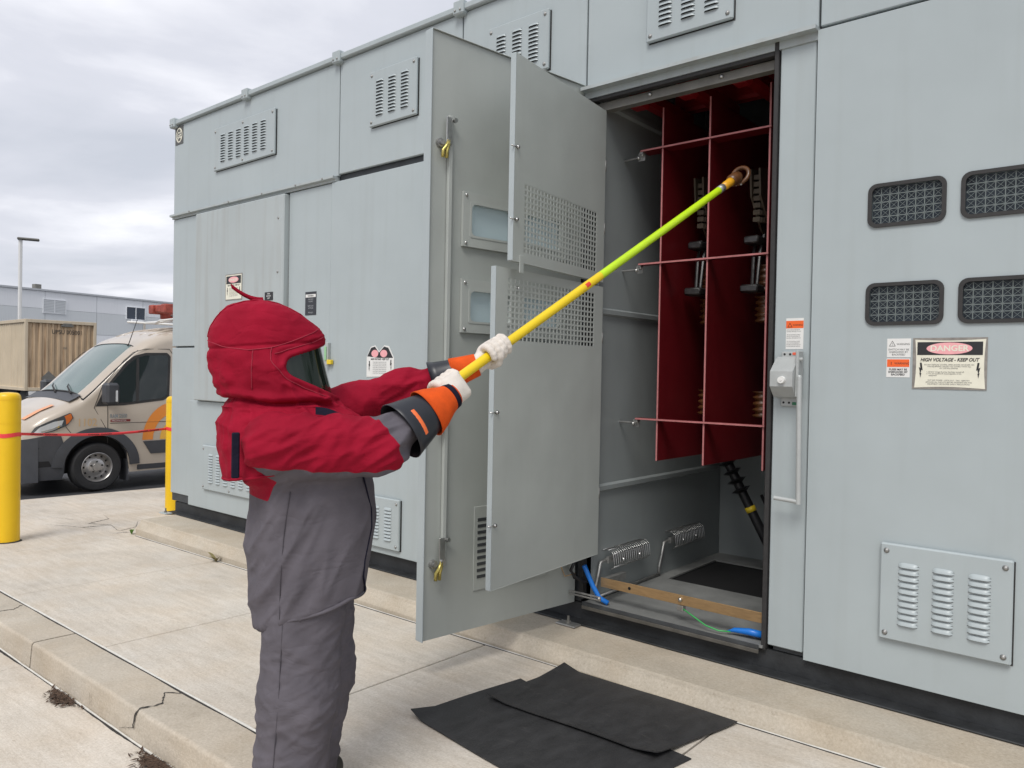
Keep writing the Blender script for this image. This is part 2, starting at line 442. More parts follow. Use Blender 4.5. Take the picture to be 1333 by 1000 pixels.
# walkway slabs
mb = MB(); mb.box(EX, 4.2, JY+.012, 5.0, -.16, -.03); tilt(mb)
walk = struct(mb.build('walkway', 'caulk_dark'))
xs = [EX, -9.75, -8.12, -6.49, -4.865, -3.22, -1.60, 0.03, 1.66, 4.2]
for i in range(len(xs)-1):
    x0, x1 = xs[i]+.0055, xs[i+1]-.0055
    y1 = 5.0 if x1 < -8.1 else PY-.012
    mb = MB(); mb.cbox(x0, x1, JY+.014, y1, -.15, 0, .0035); tilt(mb)
    mb.build('slab', 'concrete', walk)
def strip(y, x0, x1, w, z, n=120, amp=.0016):
    P = []
    for i in range(n+1):
        x = x0+(x1-x0)*i/n; dy = amp*math.sin(x*5.1)+amp*.7*math.sin(x*17+1)
        P.append([(x, y+dy-w/2, z-.004), (x, y+dy-w/4, z+.003), (x, y+dy+w/4, z+.003), (x, y+dy+w/2, z-.004)])
    return P
mb = MB(); mb.grid(strip(JY+.003, EX, 4.2, .016, .001)); tilt(mb); mb.build('joint_sealant', 'caulk', walk, smooth=True)
mb = MB(); mb.grid(strip(PY-.012, -8.12, 4.2, .013, .001)); tilt(mb); mb.build('joint_sealant', 'caulk', walk, smooth=True)
# kerb in cast lengths with a rounded nose
kerb = None
for x0, x1 in ((EX, -8.3), (-8.292, -5.262), (-5.245, -2.18), (-2.165, .9), (.915, 4.2)):
    prof = [(JY-.010, -.03), (JY-.010, -.004), (JY-.014, 0)]
    for k in range(7):
        t = R(90*k/6); r = .020; prof.append((KY+r-r*math.sin(t), -r+r*math.cos(t)))
    prof += [(KY-.012, -.17), (KY-.012, -.30), (JY-.01, -.30)]
    n = max(2, int((x1-x0)/.08)); P = []
    for i in range(n+1):
        x = x0+(x1-x0)*i/n; P.append([(x, y+.002*math.sin(x*3+y*9), z+.0015*math.sin(x*7)) for y, z in prof])
    mb = MB(); mb.grid(P, wrap_v=True); k = len(prof)
    mb.f.append(tuple(range(k))); mb.m.append(0); mb.f.append(tuple(n*k+j for j in range(k))); mb.m.append(0)
    tilt(mb)
    if kerb is None:
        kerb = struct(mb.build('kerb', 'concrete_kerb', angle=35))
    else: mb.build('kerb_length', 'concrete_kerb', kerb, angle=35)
# cracks in the kerb: thin dark gaps wandering over top and face
def crack(pts, w, parent, seed=0):
    r = random.Random(seed); P = []
    dense = []
    for a, b in zip(pts[:-1], pts[1:]):
        a = V3(a); b = V3(b); m = max(2, int(np.linalg.norm(b-a)/.012))
        for i in range(m): dense.append(a+(b-a)*i/m+V3((r.uniform(-.006,.006), 0, 0)))
    for i, q in enumerate(dense):
        ww = w*(.4+r.random())*min(1, 3*(1-i/len(dense))+.15); P.append([q+V3((-ww,0,0)), q+V3((ww,0,0))])
    mb = MB(); mb.grid(P); tilt(mb); mb.build('crack', 'crack', parent, recalc=False)
crack([(-3.86,JY-.02,.0025),(-3.93,-2.22,.0025),(-3.80,-2.30,.0025),(-3.82,KY+.012,.0040),(-3.82,KY-.004,-.008),(-3.83,KY-.008,-.03),(-3.84,KY-.014,-.09),(-3.95,KY-.017,-.12),(-4.0,KY-.018,-.14)], .006, kerb, 1)
crack([(-6.18,JY-.02,.0025),(-6.10,-2.25,.0025),(-6.14,KY+.012,.0040),(-6.14,KY-.004,-.008),(-6.15,KY-.008,-.03),(-6.13,KY-.015,-.10)], .005, kerb, 2)
crack([(-4.36,KY-.012,-.06),(-4.34,KY-.018,-.13)], .002, kerb, 3)
crack([(-8.2,-.47,.0025),(-8.55,-.52,.0025),(-8.9,-.44,.0025),(-9.15,-.58,.0025),(-9.5,-.60,.0025),(-9.9,-.75,.0025)], .010, walk, 11)
crack([(-8.9,-.44,.0025),(-8.95,-.72,.0025),(-9.15,-.80,.0025),(-9.45,-.95,.0025)], .008, walk, 12)
crack([(-9.15,-.58,.0025),(-9.3,-.30,.0025),(-9.65,-.22,.0025)], .007, walk, 13)
crack([(-8.5,-.50,.0025),(-8.6,-.30,.0025),(-8.95,-.12,.0025)], .006, walk, 14)
crack([(-8.35,-.49,.0025),(-8.4,-.62,.0025),(-8.75,-.66,.0025),(-8.95,-.72,.0025)], .006, walk, 15)
# lower drive of concrete
mb = MB(); mb.box(EX, 4.2, -14, KY-.03, -.36, -.19); tilt(mb)
drive = struct(mb.build('driveway', 'caulk_dark'))
ds = [EX, -8.45, -5.32, -2.2, .9, 4.2]
for i in range(5):
    for y0, y1 in ((-5.6, KY-.026), (-9.5, -5.608), (-14, -9.508)):
        mb = MB(); mb.cbox(ds[i]+.003, ds[i+1]-.003, y0, y1, -.35, -.15, .005); tilt(mb); mb.build('slab', 'concrete', drive)
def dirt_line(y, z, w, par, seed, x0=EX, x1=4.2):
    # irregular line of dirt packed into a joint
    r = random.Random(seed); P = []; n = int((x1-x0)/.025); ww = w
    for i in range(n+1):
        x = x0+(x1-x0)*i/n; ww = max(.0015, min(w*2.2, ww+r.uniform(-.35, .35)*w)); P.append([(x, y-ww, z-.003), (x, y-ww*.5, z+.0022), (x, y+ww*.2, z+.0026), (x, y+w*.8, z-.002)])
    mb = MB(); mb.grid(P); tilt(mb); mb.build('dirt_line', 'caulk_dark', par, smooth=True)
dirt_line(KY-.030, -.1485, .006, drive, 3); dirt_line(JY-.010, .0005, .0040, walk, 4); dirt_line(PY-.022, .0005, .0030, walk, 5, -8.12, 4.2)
mb = MB(); mb.grid(strip(KY-.019, EX, 4.2, .014, -.148)); tilt(mb); mb.build('joint_sealant', 'caulk', drive, smooth=True)
# equipment pad
PZ = .09
mb = MB(); mb.prism([(PY-.006,-.35),(PY-.002,.0),(-.452,PZ-.022),(-.445,PZ-.006),(-.43,PZ),(3.6,PZ),(3.6,-.35)], -8.15, 4.2, lambda a, b, h: (h, a, b))
pad = struct(mb.build('equipment_pad', 'concrete_pad'))
# leaf litter at the kerb foot
def litter(cx, cy, L, W, n, label, seed):
    r = random.Random(seed); mb = MB()
    for i in range(n):
        u = r.gauss(0, .38)*L; v = abs(r.gauss(0, .45))*W
        x = cx+u; y = cy-v; z = gz(x, y, -.147)+r.random()*.006
        a = r.random()*6.28; l = r.uniform(.008, .03); w = r.uniform(.003, .008); t = r.uniform(-.1, .1)
        dx, dy = math.cos(a), math.sin(a)
        mb.add([(x-dx*l,y-dy*l,z),(x-dy*w,y+dx*w,z+.004),(x+dx*l,y+dy*l,z+l*t*.5+.006),(x+dy*w,y-dx*w,z+.002)], [(0,1,2,3)])
    o = mb.build('leaf_litter', 'litter', recalc=False); tag(o, label, 'leaf litter'); o['kind'] = 'stuff'
litter(-4.62, KY-.035, .16, .07, 420, 'small heap of brown leaf litter beside the kerb joint on the drive', 1)
litter(-3.50, KY-.035, .17, .07, 460, 'larger heap of brown leaf litter by the cracked kerb on the drive', 2)
# weeds at the pad foot
def weed(cx, cy, n, h, mname, label, seed):
    r = random.Random(seed); z0 = gz(cx, cy)
    root = thing('weed', label, 'weed', (cx, cy, z0))
    for i in range(n):
        a = r.random()*6.28; l = h*r.uniform(.6, 1.1); w = h*.11*r.uniform(.7, 1.3); P = []
        for k in range(6):
            t = k/5; ww = w*math.sin(math.pi*(.12+.86*t)); out = l*.75*t; z = l*(t*1.1-.55*t*t)
            x = cx+math.cos(a)*out; y = cy-.002+math.sin(a)*out*.6-abs(out)*.25
            P.append([(x-math.sin(a)*ww, y+math.cos(a)*ww, z0+z), (x, y, z0+z-.15*ww), (x+math.sin(a)*ww, y-math.cos(a)*ww, z0+z)])
        mb = MB(); mb.grid(P); mb.build('leaf', mname, root, smooth=True, recalc=False)
weed(-8.24, -.50, 6, .12, 'weed', 'small bright green weed at the corner of the concrete pad', 4)
weed(-6.47, -.53, 9, .13, 'weed_dry', 'dry tufted weed in the joint at the foot of the pad', 9)
# rubber mats
def rubber(name, quad, label, z, seed, curl):
    q = [V3(p) for p in quad]; n, m = 40, 30; P = []
    top = []; 
    for i in range(n+1):
        row = []
        for j in range(m+1):
            s, t = i/n, j/m
            p = (q[0]*(1-s)+q[1]*s)*(1-t)+(q[3]*(1-s)+q[2]*s)*t
            wob = .006*math.sin(3.1*s+seed)+.004*math.sin(5*t+2*s+seed)
            x = p[0]+.006*math.sin(6*t+seed); y = p[1]+.008*math.sin(5*s+seed*2)
            zz = z+gz(x, y)+abs(wob)*.5+curl(s, t)
            row.append((x, y, zz))
        top.append(row)
    a = np.array(top); b = a.copy(); b[..., 2] -= .005
    mb = MB(); mb.grid(a); mb.grid(b[:, ::-1])
    def side(la, lb): mb.grid(np.stack([la, lb], 1))
    side(a[0], b[0]); side(b[-1], a[-1]); side(b[:, 0], a[:, 0]); side(a[:, -1], b[:, -1])
    o = mb.build(name, 'rubber_mat', angle=40); tag(o, label, 'rubber mat'); return o
# corners: near-left, near-right, far-right, far-left
rubber('rubber_mat', [(-2.785,-1.56),(-1.63,-1.70),(-1.55,-1.02),(-2.685,-.83)], 'black rubber mat lying underneath, its edge reaching out on the walkway', .006, 1.0,
       lambda s, t: .025*max(0, .08-s)/.08*max(0, 1-t*5)+.004*max(0,.06-s)/.06)
rubber('rubber_mat', [(-2.635,-1.15),(-1.66,-1.14),(-1.55,-.535),(-2.60,-.525)], 'black rubber mat lying on top, pushed against the concrete pad', .016, 2.3,
       lambda s, t: .028*max(0, .10-s)/.10*max(0, t-.65)/.35+.022*max(0, .05-t)/.05*(.25+.75*max(0, .12-s)/.12)+.02*max(0, s-.88)/.12*max(0, .3-t)/.3)

# ================================================================== BOLLARDS, TAPE
def bollard(x, y, h, label):
    z0 = gz(x, y); r = .112
    root = thing('bollard', label, 'bollard', (x, y, z0), 'yellow bollards at the end of the enclosure')
    P = []
    prof = [(r, -.05), (r, h-.10), (r+.004, h-.10), (r+.004, h-.03)]+[((r+.004)-.03*(1-math.cos(R(t)))-.02*(t/90), h-.03+.03*math.sin(R(t))) for t in (20, 45, 70, 90)]+[(.03, h+.004), (.0005, h+.005)]
    prof = [(r, -.05), (r, .4), (r, .8), (r, h-.05)]+[(r-.045*(1-math.cos(R(t))), h-.05+.05*math.sin(R(t))) for t in (20, 40, 60, 80, 90)]+[(.03, h+.004), (.0005, h+.005)]
    for rr, z in prof: P.append([(x+rr*math.cos(2*math.pi*j/40), y+rr*math.sin(2*math.pi*j/40), z0+z) for j in range(40)])
    mb = MB(); mb.grid(P, wrap_v=True); mb.build('sleeve', 'bollard', root, angle=50)
    for zz in (h-.30, h-.02-.05):
        mb = MB(); mb.grid([[(x+(r+.0025)*math.cos(2*math.pi*j/40), y+(r+.0025)*math.sin(2*math.pi*j/40), z0+zz+d) for j in range(40)] for d in (0, .006)], wrap_v=True)
        mb.build('band', 'bollard', root, smooth=True)
    mb = MB(); mb.grid([[(x+q*math.cos(2*math.pi*j/40), y+q*math.sin(2*math.pi*j/40), z0+z) for j in range(40)] for q, z in ((r+.02, .001), (r+.004, .010), (r-.01, .012))], wrap_v=True)
    mb.build('base_seal', 'caulk_dark', root, smooth=True)
    return root
B1, B2 = (-8.68, -1.52), (-9.19, .43)
bollard(*B1, 1.47, 'yellow bollard standing alone on the walkway with red tape tied on')
bollard(*B2, 1.43, 'yellow bollard close behind the end of the grey enclosure')
tp = thing('barrier_tape', 'red printed barrier tape strung between the two yellow bollards', 'tape', (-8.9, -.5, 1.0))
P = []; a0 = V3((B1[0]-.02, B1[1]+.113, 1.00)); a1 = V3((B2[0]-.02, B2[1]-.113, .945))
def tape_pt(t, e): 
    q = a0+(a1-a0)*t; q[2] -= .035*math.sin(math.pi*t); tw = .35*math.sin(2.2*math.pi*t+.4)
    return q+V3((.012*e*math.sin(tw), 0, .0145*e*math.cos(tw)))
mb = MB(); mb.grid([[tape_pt(t, e)+V3((dx, 0, 0)) for e, dx in ((-1, 0), (1, 0), (1, .002), (-1, .002))] for t in np.linspace(0, 1, 40)], wrap_v=True)
mb.build('ribbon', 'tape_red', tp, smooth=True)
for t0 in (.06, .42, .78):
    a, fs = text_mesh('DANGER  DANGER', .034, align='LEFT', bold=.0006)
    mb = MB(); L_ = np.linalg.norm(a1-a0)
    mb.add([tape_pt(t0+q[0]/L_, (q[1]-.012)/.021)+V3((.0045, 0, 0)) for q in a], fs); mb.build('lettering', 'ink', tp, recalc=False)
for B, zz in ((B1, 1.00), (B2, .945)):
    mb = MB(); mb.grid([[(B[0]+.1155*math.cos(2*math.pi*j/32), B[1]+.1155*math.sin(2*math.pi*j/32), zz+d+.006*math.sin(j*.6)) for j in range(32)] for d in (-.02, .0, .02)], wrap_v=True)
    mb.build('loop', 'tape_red', tp, smooth=True)
# ================================================================== SWITCHGEAR ENCLOSURE
mat('sill_dark', (.085, .08, .07), .55, var=.3, vscale=12); mat('floor_grey', (.20, .205, .20), .5, var=.2, vscale=5, bump=.1, bscale=60); mat('red_boot', (.26, .010, .014), .4); mat('seal_green', (.30, .55, .30), .4); mat('backing_blue', (.035, .045, .065), .4, var=.4, vscale=14)
XL, XR, ZT, ZB, DEP = -8.43, 2.6, 4.36, .21, 2.7
enc = thing('switchgear_enclosure', 'long grey metal switchgear enclosure with one tall cubicle door standing open', 'enclosure', (-3.6, 0, PZ))
OX0, OX1 = -2.80, -1.655                   # cubicle inside walls
def plate(A, Z, holes, h0, h1, fr):
    """sheet with rectangular openings: A, Z split lists, holes = set of (i,j) cells"""
    mb = MB(); na, nz = len(A)-1, len(Z)-1
    solid = lambda i, j: 0 <= i < na and 0 <= j < nz and (i, j) not in holes
    for i in range(na):
        for j in range(nz):
            if not solid(i, j): continue
            a0, a1, z0, z1 = A[i], A[i+1], Z[j], Z[j+1]
            for h in (h0, h1): mb.add([fr(a0,z0,h), fr(a1,z0,h), fr(a1,z1,h), fr(a0,z1,h)], [(0,1,2,3)])
            for di, dj, (p, q) in ((-1,0,((a0,z0),(a0,z1))), (1,0,((a1,z0),(a1,z1))), (0,-1,((a0,z0),(a1,z0))), (0,1,((a0,z1),(a1,z1)))):
                if not solid(i+di, j+dj): mb.add([fr(*p,h0), fr(*q,h0), fr(*q,h1), fr(*p,h1)], [(0,1,2,3)])
    return mb
def panel(name, x0, x1, z0, z1, yf, yb=.03, m='panel', c=.005):
    mb = MB(); mb.cbox(x0, x1, yf, yb, z0, z1, c); return mb.build(name, m, enc)
# ---- shell
mb = MB(); mb.box(XL+.01, XL+.04, .036, DEP, ZB, ZT-.02); mb.build('end_wall', 'panel', enc)
mb = MB(); mb.box(XR-.04, XR-.01, .036, DEP, ZB, ZT-.02); mb.build('end_wall', 'panel', enc)
mb = MB(); mb.box(XL+.01, XR-.01, DEP, DEP+.03, ZB, ZT-.02); mb.build('rear_wall', 'panel', enc)
mb = MB(); mb.box(XL+.045, OX0-.08, .036, .05, ZB, ZT-.02); mb.box(OX1+.06, XR-.045, .036, .05, ZB, ZT-.02); mb.box(OX0-.08, OX1+.06, .036, .05, 3.56, ZT-.02)
mb.build('front_frame', 'frame_dark', enc)
# ---- roof cap and lifting brackets
mb = MB(); mb.cbox(XL-.02, XR+.02, -.035, DEP+.06, ZT, ZT+.05, .008); mb.build('roof_cap', 'panel', enc)
for bx in (-8.40, -6.93, -5.478, -4.02, -2.895, -1.41, -.10, 1.2):
    mb = MB(); mb.cbox(bx-.052, bx+.052, -.055, .10, ZT-.03, ZT+.075, .010)
    b_ = mb.build('roof_bracket', 'panel', enc)
    bolts([(bx+s, -.056, ZT) for s in (-.026, .026)], .010, 'steel_dull', b_)
# ---- upper panels, one for each bay
UP = [(-8.43, -5.484, 3.375), (-5.472, -4.02, 3.388), (-4.008, -2.899, 3.388), (-2.887, -1.419, 3.545), (-1.407, .02, 3.545), (.032, 1.4, 3.545), (1.412, 2.6, 3.545)]
for x0, x1, z0 in UP: panel('upper_panel', x0, x1, z0, ZT-.003, 0)
# ledges under the upper panels
mb = MB(); mb.prism([(-.045, 3.355), (-.045, 3.375), (.0, 3.372), (.03, 3.372), (.03, 3.33), (-.012, 3.33), (-.012, 3.35)], XL-.01, -5.50, lambda a, b, h: (h, a, b))
lg = mb.build('drip_ledge', 'panel_stained', enc)
bolts([(bx, -.045, 3.366) for bx in (-8.0, -7.2, -6.6, -6.05, -5.65)], .010, 'steel_dull', lg)
mb = MB(); mb.prism([(-.055, 3.522), (-.055, 3.543), (.03, 3.543), (.03, 3.48), (.0, 3.48), (.0, 3.522)], -2.90, -1.415, lambda a, b, h: (h, a, b)); mb.build('drip_ledge', 'panel_stained', enc)
# ---- bay 1: stained cover standing proud, flat panels
panel('panel', -8.43, -7.85, 1.925, 3.325, 0)
mb = MB(); mb.cbox(-7.84, -6.215, -.055, .03, 1.35, 3.315, .010); cv = mb.build('cover', 'panel_stained', enc)
for z in (3.1, 2.6, 2.05): 
    mb = MB(); mb.ball((-6.30, -.056, z), .013, 10, 5, (1, .6, 1)); mb.build('bolt', 'steel_dull', cv, smooth=True)
panel('panel', -6.205, -5.568, .21, 3.325, 0)
panel('panel', -8.43, -7.85, .30, 1.908, 0)
panel('panel', -8.03, -6.215, .21, 1.34, -.003, .0295)
mb = MB(); mb.box(-8.415, -8.04, .012, .035, .215, .296); mb.build('corner_recess', 'frame_dark', enc)
# ---- bay 2 door, bay 3 door
d2 = panel('door', -5.556, -4.13, .21, 3.325, -.014)
d3 = panel('door', -4.11, -2.93, .21, 3.325, -.010)
# ---- right of the opening: post, doors
post = panel('post', OX1+.035, -1.428, .235, 3.515, .012)
mb = MB(); mb.cbox(OX1+.006, OX1+.030, -.004, .05, .205, 3.525, .003); mb.build('gasket_strip', 'gasket', enc)
mb = MB(); mb.cbox(OX0-.075, OX0-.045, .002, .05, .235, 3.478, .003); mb.build('gasket_strip', 'gasket', enc)
mb = MB(); mb.cbox(OX0-.045, OX1+.004, .004, .05, 3.455, 3.479, .003); mb.build('gasket_strip', 'gasket', enc)
mb = MB(); mb.box(OX0-.04, OX1+.003, .052, .11, 3.40, 3.452)
hd = mb.build('header_rail', 'frame_brown', enc)
bolts([(bx, .05, 3.432) for bx in (-2.45, -1.98)], .013, 'steel', hd)

WZ = [(2.462, 2.672), (1.974, 2.178)]
def wire_lattice(mb, a0, a1, z0, z1, fr, h, na, nz, w=.0035, diag=True):
    t = .0022
    def bar(p, q, ww):
        p = V3(p); q = V3(q); d = q-p; d /= np.linalg.norm(d); n = V3((-d[1], d[0]))*ww
        mb.add([fr(*(p+n), h), fr(*(q+n), h), fr(*(q-n), h), fr(*(p-n), h), fr(*(p+n), h-t), fr(*(q+n), h-t), fr(*(q-n), h-t), fr(*(p-n), h-t)],
               [(0,1,2,3),(7,6,5,4),(0,4,5,1),(3,2,6,7)])
    da, dz = (a1-a0)/na, (z1-z0)/nz
    for i in range(1, na): bar((a0+i*da, z0), (a0+i*da, z1), w)
    for j in range(1, nz): bar((a0, z0+j*dz), (a1, z0+j*dz), w)
    if diag:
        for i in range(na):
            for j in range(nz):
                p = (a0+i*da, z0+j*dz)
                bar(p, (p[0]+da, p[1]+dz), w*.33); bar((p[0], p[1]+dz), (p[0]+da, p[1]), w*.33)
    return mb
def frosted(name):
    m = bpy.data.materials.new(name); m.use_nodes = True; MATS[name] = m; N = m.node_tree.nodes; L = m.node_tree.links
    tr = N.new('ShaderNodeBsdfTransparent'); tl = N.new('ShaderNodeBsdfTranslucent'); tl.inputs[0].default_value = (.80, .90, .93, 1)
    b = N['Principled BSDF']; b.inputs['Base Color'].default_value = (.55, .64, .66, 1); b.inputs['Roughness'].default_value = .12
    m1 = N.new('ShaderNodeMixShader'); m1.inputs[0].default_value = .45; L.new(tl.outputs[0], m1.inputs[1]); L.new(b.outputs[0], m1.inputs[2])
    m2 = N.new('ShaderNodeMixShader'); m2.inputs[0].default_value = .72; L.new(tr.outputs[0], m2.inputs[1]); L.new(m1.outputs[0], m2.inputs[2]); L.new(m2.outputs[0], N['Material Output'].inputs[0])
frosted('pane_clear')
glass('pane_front', (.02, .025, .03), .14, .02, .6)
mat('wire', (.36, .38, .37), .5)
mat('wire_light', (.55, .62, .62), .5)
def closed_door(x0, x1, wins, m='panel'):
    A = [x0]; hol = set()
    for k, (p, q) in enumerate(wins): A += [p+.01, q-.01]
    A.append(x1); Z = [ZB, WZ[1][0]+.01, WZ[1][1]-.01, WZ[0][0]+.01, WZ[0][1]-.01, 3.525]
    for k in range(len(wins)): hol |= {(1+2*k, 1), (1+2*k, 3)}
    mb = plate(A, Z, hol, .02, -.012, lambda a, b, h: (a, h, b)); d = mb.build('door', m, enc)
    mb = MB(); mb.box(x0+.03, x1-.03, .0, .03, ZB+.0, ZB+.02)
    for (p, q) in wins:
        for (z0, z1) in WZ:
            mb = MB(); mb.ring(rrect(p-.004, q+.004, z0-.004, z1+.004, .042), rrect(p+.015, q-.015, z0+.014, z1-.014, .030), .004, .012, FRONT(-.010))
            w = mb.build('window', 'gasket', enc, angle=40)
            mb = MB(); mb.prism(rrect(p+.012, q-.012, z0+.012, z1-.012, .030), .003, .008, FRONT(-.006)); mb.build('pane', 'pane_front', w)
            mb = MB(); wire_lattice(mb, p+.015, q-.015, z0+.015, z1-.015, FRONT(-.002), 0, 8, 5, .0020); mb.build('wire_mesh', 'wire', w, recalc=False)
            mb = MB(); mb.box(p-.02, q+.02, .022, .034, z0-.02, z1+.02); mb.build('backing', 'backing_blue', w)
    return d
dr = closed_door(-1.415, -.19, [(-1.142, -.800), (-.732, -.390)])
panel('post', -.172, .04, .235, 3.515, .012)
dq = closed_door(.055, 1.28, [(.328, .67), (.738, 1.08)])
panel('post', 1.298, 1.50, .235, 3.515, .012); panel('panel', 1.515, 2.6, .21, 3.525, -.005)

# ---- louvred vent covers
def louvre_mesh(w, h, out):
    """pressed louvre: dome closed at the top and sides, dark mouth at the bottom, facing -y"""
    n = 8; mb = MB(); top = []; mid = []; lip = []
    for i in range(n+1):
        t = -1+2*i/n; x = t*w/2; e = math.sqrt(max(0, 1-abs(t)**4)); 
        top.append((x, 0, h/2*e-.0*h)); mid.append((x*.97, -out*.75*e, h*.10)); lip.append((x*.98, -out*e, -h/2+.1*h))
    mb.grid([top, mid, lip]); mb.mi = 1
    back = [(q[0], -.0006, -h/2) for q in lip]; mb.grid([[(q[0], q[1]*.96, q[2]-.0004) for q in lip], back])
    me = bpy.data.meshes.new('louvre'); me.from_pydata(mb.v, [], mb.f); me.materials.append(MATS['panel']); me.materials.append(MATS['black'])
    me.polygons.foreach_set('material_index', mb.m); me.shade_smooth(); return me
_b = MB(); _b.cyl((0,0,0), (0,-.003,0), .013, .013, 12); _b.ball((0,-.003,0), .010, 10, 6, (1,.7,1))
bolt_me = bpy.data.meshes.new('bolt'); bolt_me.from_pydata(_b.v, [], _b.f); bolt_me.materials.append(MATS['steel_dull']); bolt_me.shade_smooth()
def vent(x0, x1, z0, z1, cols, rows, yf=0., bolts=4, mx=.16, mz=.17, proud=.03):
    mb = MB(); mb.cbox(x0, x1, yf-proud, yf-.004, z0, z1, .007); v = mb.build('vent_cover', 'panel', enc)
    mb = MB(); mb.box(x0+.008, x1-.001+.006, yf-.0035, yf-.0005, z0-.004, z1-.008); mb.build('gasket', 'gasket', v)
    W, H = x1-x0, z1-z0; ax0, ax1, az0, az1 = x0+W*mx*.62, x1-W*mx*.62, z0+H*mz, z1-H*mz
    cw = (ax1-ax0)/cols; rh = (az1-az0)/rows
    lm = louvre_mesh(cw*.62, rh*.80, .014)
    for i in range(cols):
        for j in range(rows):
            share('louvre', lm, v, (ax0+cw*(i+.5), yf-proud-.0008, az0+rh*(j+.5)))
    pts = [(x0+.03, z0+.035), (x1-.03, z0+.035), (x0+.03, z1-.035), (x1-.03, z1-.035)]
    if bolts == 6: pts += [((x0+x1)/2, z0+.035), ((x0+x1)/2, z1-.035)]
    for a, b in pts: share('bolt', bolt_me, v, (a, yf-proud, b))
vent(-7.53, -6.43, 3.72, 4.155, 6, 11, 0, 6)
vent(-5.045, -4.48, 3.70, 4.15, 3, 11)
vent(-3.735, -3.19, 3.745, 4.15, 3, 10)
vent(-2.44, -1.885, 3.715, 4.15, 3, 10)
vent(-.95, -.40, 3.72, 4.15, 3, 10)
vent(-7.685, -6.60, .422, .885, 6, 11, -.003, 6)
vent(-5.14, -4.585, .265, .675, 3, 10, -.014)
vent(-1.042, -.485, .424, .898, 3, 10, -.012)
vent(.43, .985, .424, .898, 3, 10, -.012)
# ---- black skid and anchor feet
mb = MB(); mb.box(-8.36, XR-.02, .022, DEP, PZ+.002, .205); mb.build('skid', 'skid', enc)
mb = MB(); mb.cbox(-8.36, XR-.02, -.075, .021, PZ+.002, PZ+.012, .003); mb.build('skid_flange', 'skid', enc)
for fx in (-8.30, -2.87):
    mb = MB(); mb.cbox(fx-.075, fx+.075, -.155, -.077, PZ+.002, PZ+.014, .004); ft = mb.build('anchor_foot', 'steel_dull' if fx > -5 else 'panel', enc)
    mb = MB(); mb.cyl((fx, -.115, PZ+.014), (fx, -.115, PZ+.03), .016, .016, 6); mb.cyl((fx, -.115, PZ+.03), (fx, -.115, PZ+.06), .008, .008, 8); mb.build('anchor_bolt', 'frame_brown', ft)
# ---- cubicle interior
CD, FZ = 1.92, .23
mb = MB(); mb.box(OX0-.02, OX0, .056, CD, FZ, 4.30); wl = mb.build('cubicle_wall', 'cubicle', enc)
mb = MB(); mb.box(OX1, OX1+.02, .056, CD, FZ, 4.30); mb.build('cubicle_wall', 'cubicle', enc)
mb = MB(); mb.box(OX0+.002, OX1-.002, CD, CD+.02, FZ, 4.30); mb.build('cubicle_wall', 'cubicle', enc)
mb = MB(); mb.box(OX0-.02, OX1+.02, .056, CD+.02, 4.304, 4.32); mb.build('cubicle_ceiling', 'frame_dark', enc)
hx0, hx1, hy0, hy1 = -2.70, -1.73, .88, 1.66
mb = plate([OX0-.02, hx0, hx1, OX1+.02], [-.02, hy0, hy1, CD+.02], {(1, 1)}, FZ-.012, FZ, lambda a, b, h: (a, b, h)); mb.build('cubicle_floor', 'floor_grey', enc)
mb = MB(); mb.add([(hx0-.02, hy0-.02, FZ-.018), (hx1+.02, hy0-.02, FZ-.018), (hx1+.02, hy1+.02, FZ-.018), (hx0-.02, hy1+.02, FZ-.018)], [(0,1,2,3)]); mb.build('conduit_opening', 'void', enc)
mb = MB(); mb.cbox(OX0-.03, OX1+.002, -.03, -.021, .186, .208, .002); mb.build('sill', 'sill_dark', enc)
mb = MB(); mb.cbox(OX0-.03, OX1+.002, -.026, -.0205, .2085, FZ+.004, .002); mb.build('sill_lip', 'frame_dark', enc)
# ribs pressed across the left wall
for z in (3.43, 2.085, .93):
    mb = MB(); mb.prism([(0, z), (.022, z+.012), (.022, z+.04), (0, z+.052)], .07, CD-.05, lambda a, b, h: (OX0+a, h, b)); mb.build('rib', 'cubicle', enc)
# red barrier boards with pale cut edges
Y0, Y1 = .30, 1.45
for x, z0, z1 in ((-2.494, 1.147, 3.43), (-2.167, 1.147, 3.43), (-1.787, 1.15, 3.43)):
    mb = MB(); mb.box(x-.005, x+.005, Y0+.002, Y1, z0, z1); b_ = mb.build('barrier_board', 'red_board', enc)
    mb = MB(); mb.box(x-.0052, x+.0052, Y0, Y0+.0018, z0, z1); mb.build('cut_edge', 'pink_edge', b_)
for z, dep in ((3.172, .10), (2.43, .05), (1.414, .05)):
    mb = MB(); mb.box(-2.65, -1.775, Y0-.012, Y0+dep, z-.005, z+.005); b_ = mb.build('cross_strap', 'red_board', enc)
    mb = MB(); mb.box(-2.65, -1.775, Y0-.0142, Y0-.0122, z-.0052, z+.0052); mb.build('cut_edge', 'pink_edge', b_)
    mb = MB(); mb.box(-2.685, -2.635, Y0+.02, Y0+.026, z-.055, z-.006); mb.box(-2.66, -2.635, Y0-.01, Y0+.0205, z-.018, z-.006); mb.cyl((OX0, Y0+.035, z-.03), (-2.68, Y0+.023, z-.03), .007, .007, 8)
    br = mb.build('bracket', 'steel_dull', enc)
    bolts([(-2.68, Y0+.012, z-.035), (-2.65, Y0+.012, z-.020)], .012, 'steel', br)
mb = MB(); mb.box(-2.78, -1.66, Y1+.01, Y1+.016, 1.2, 4.2); mb.build('rear_board', 'frame_dark', enc)
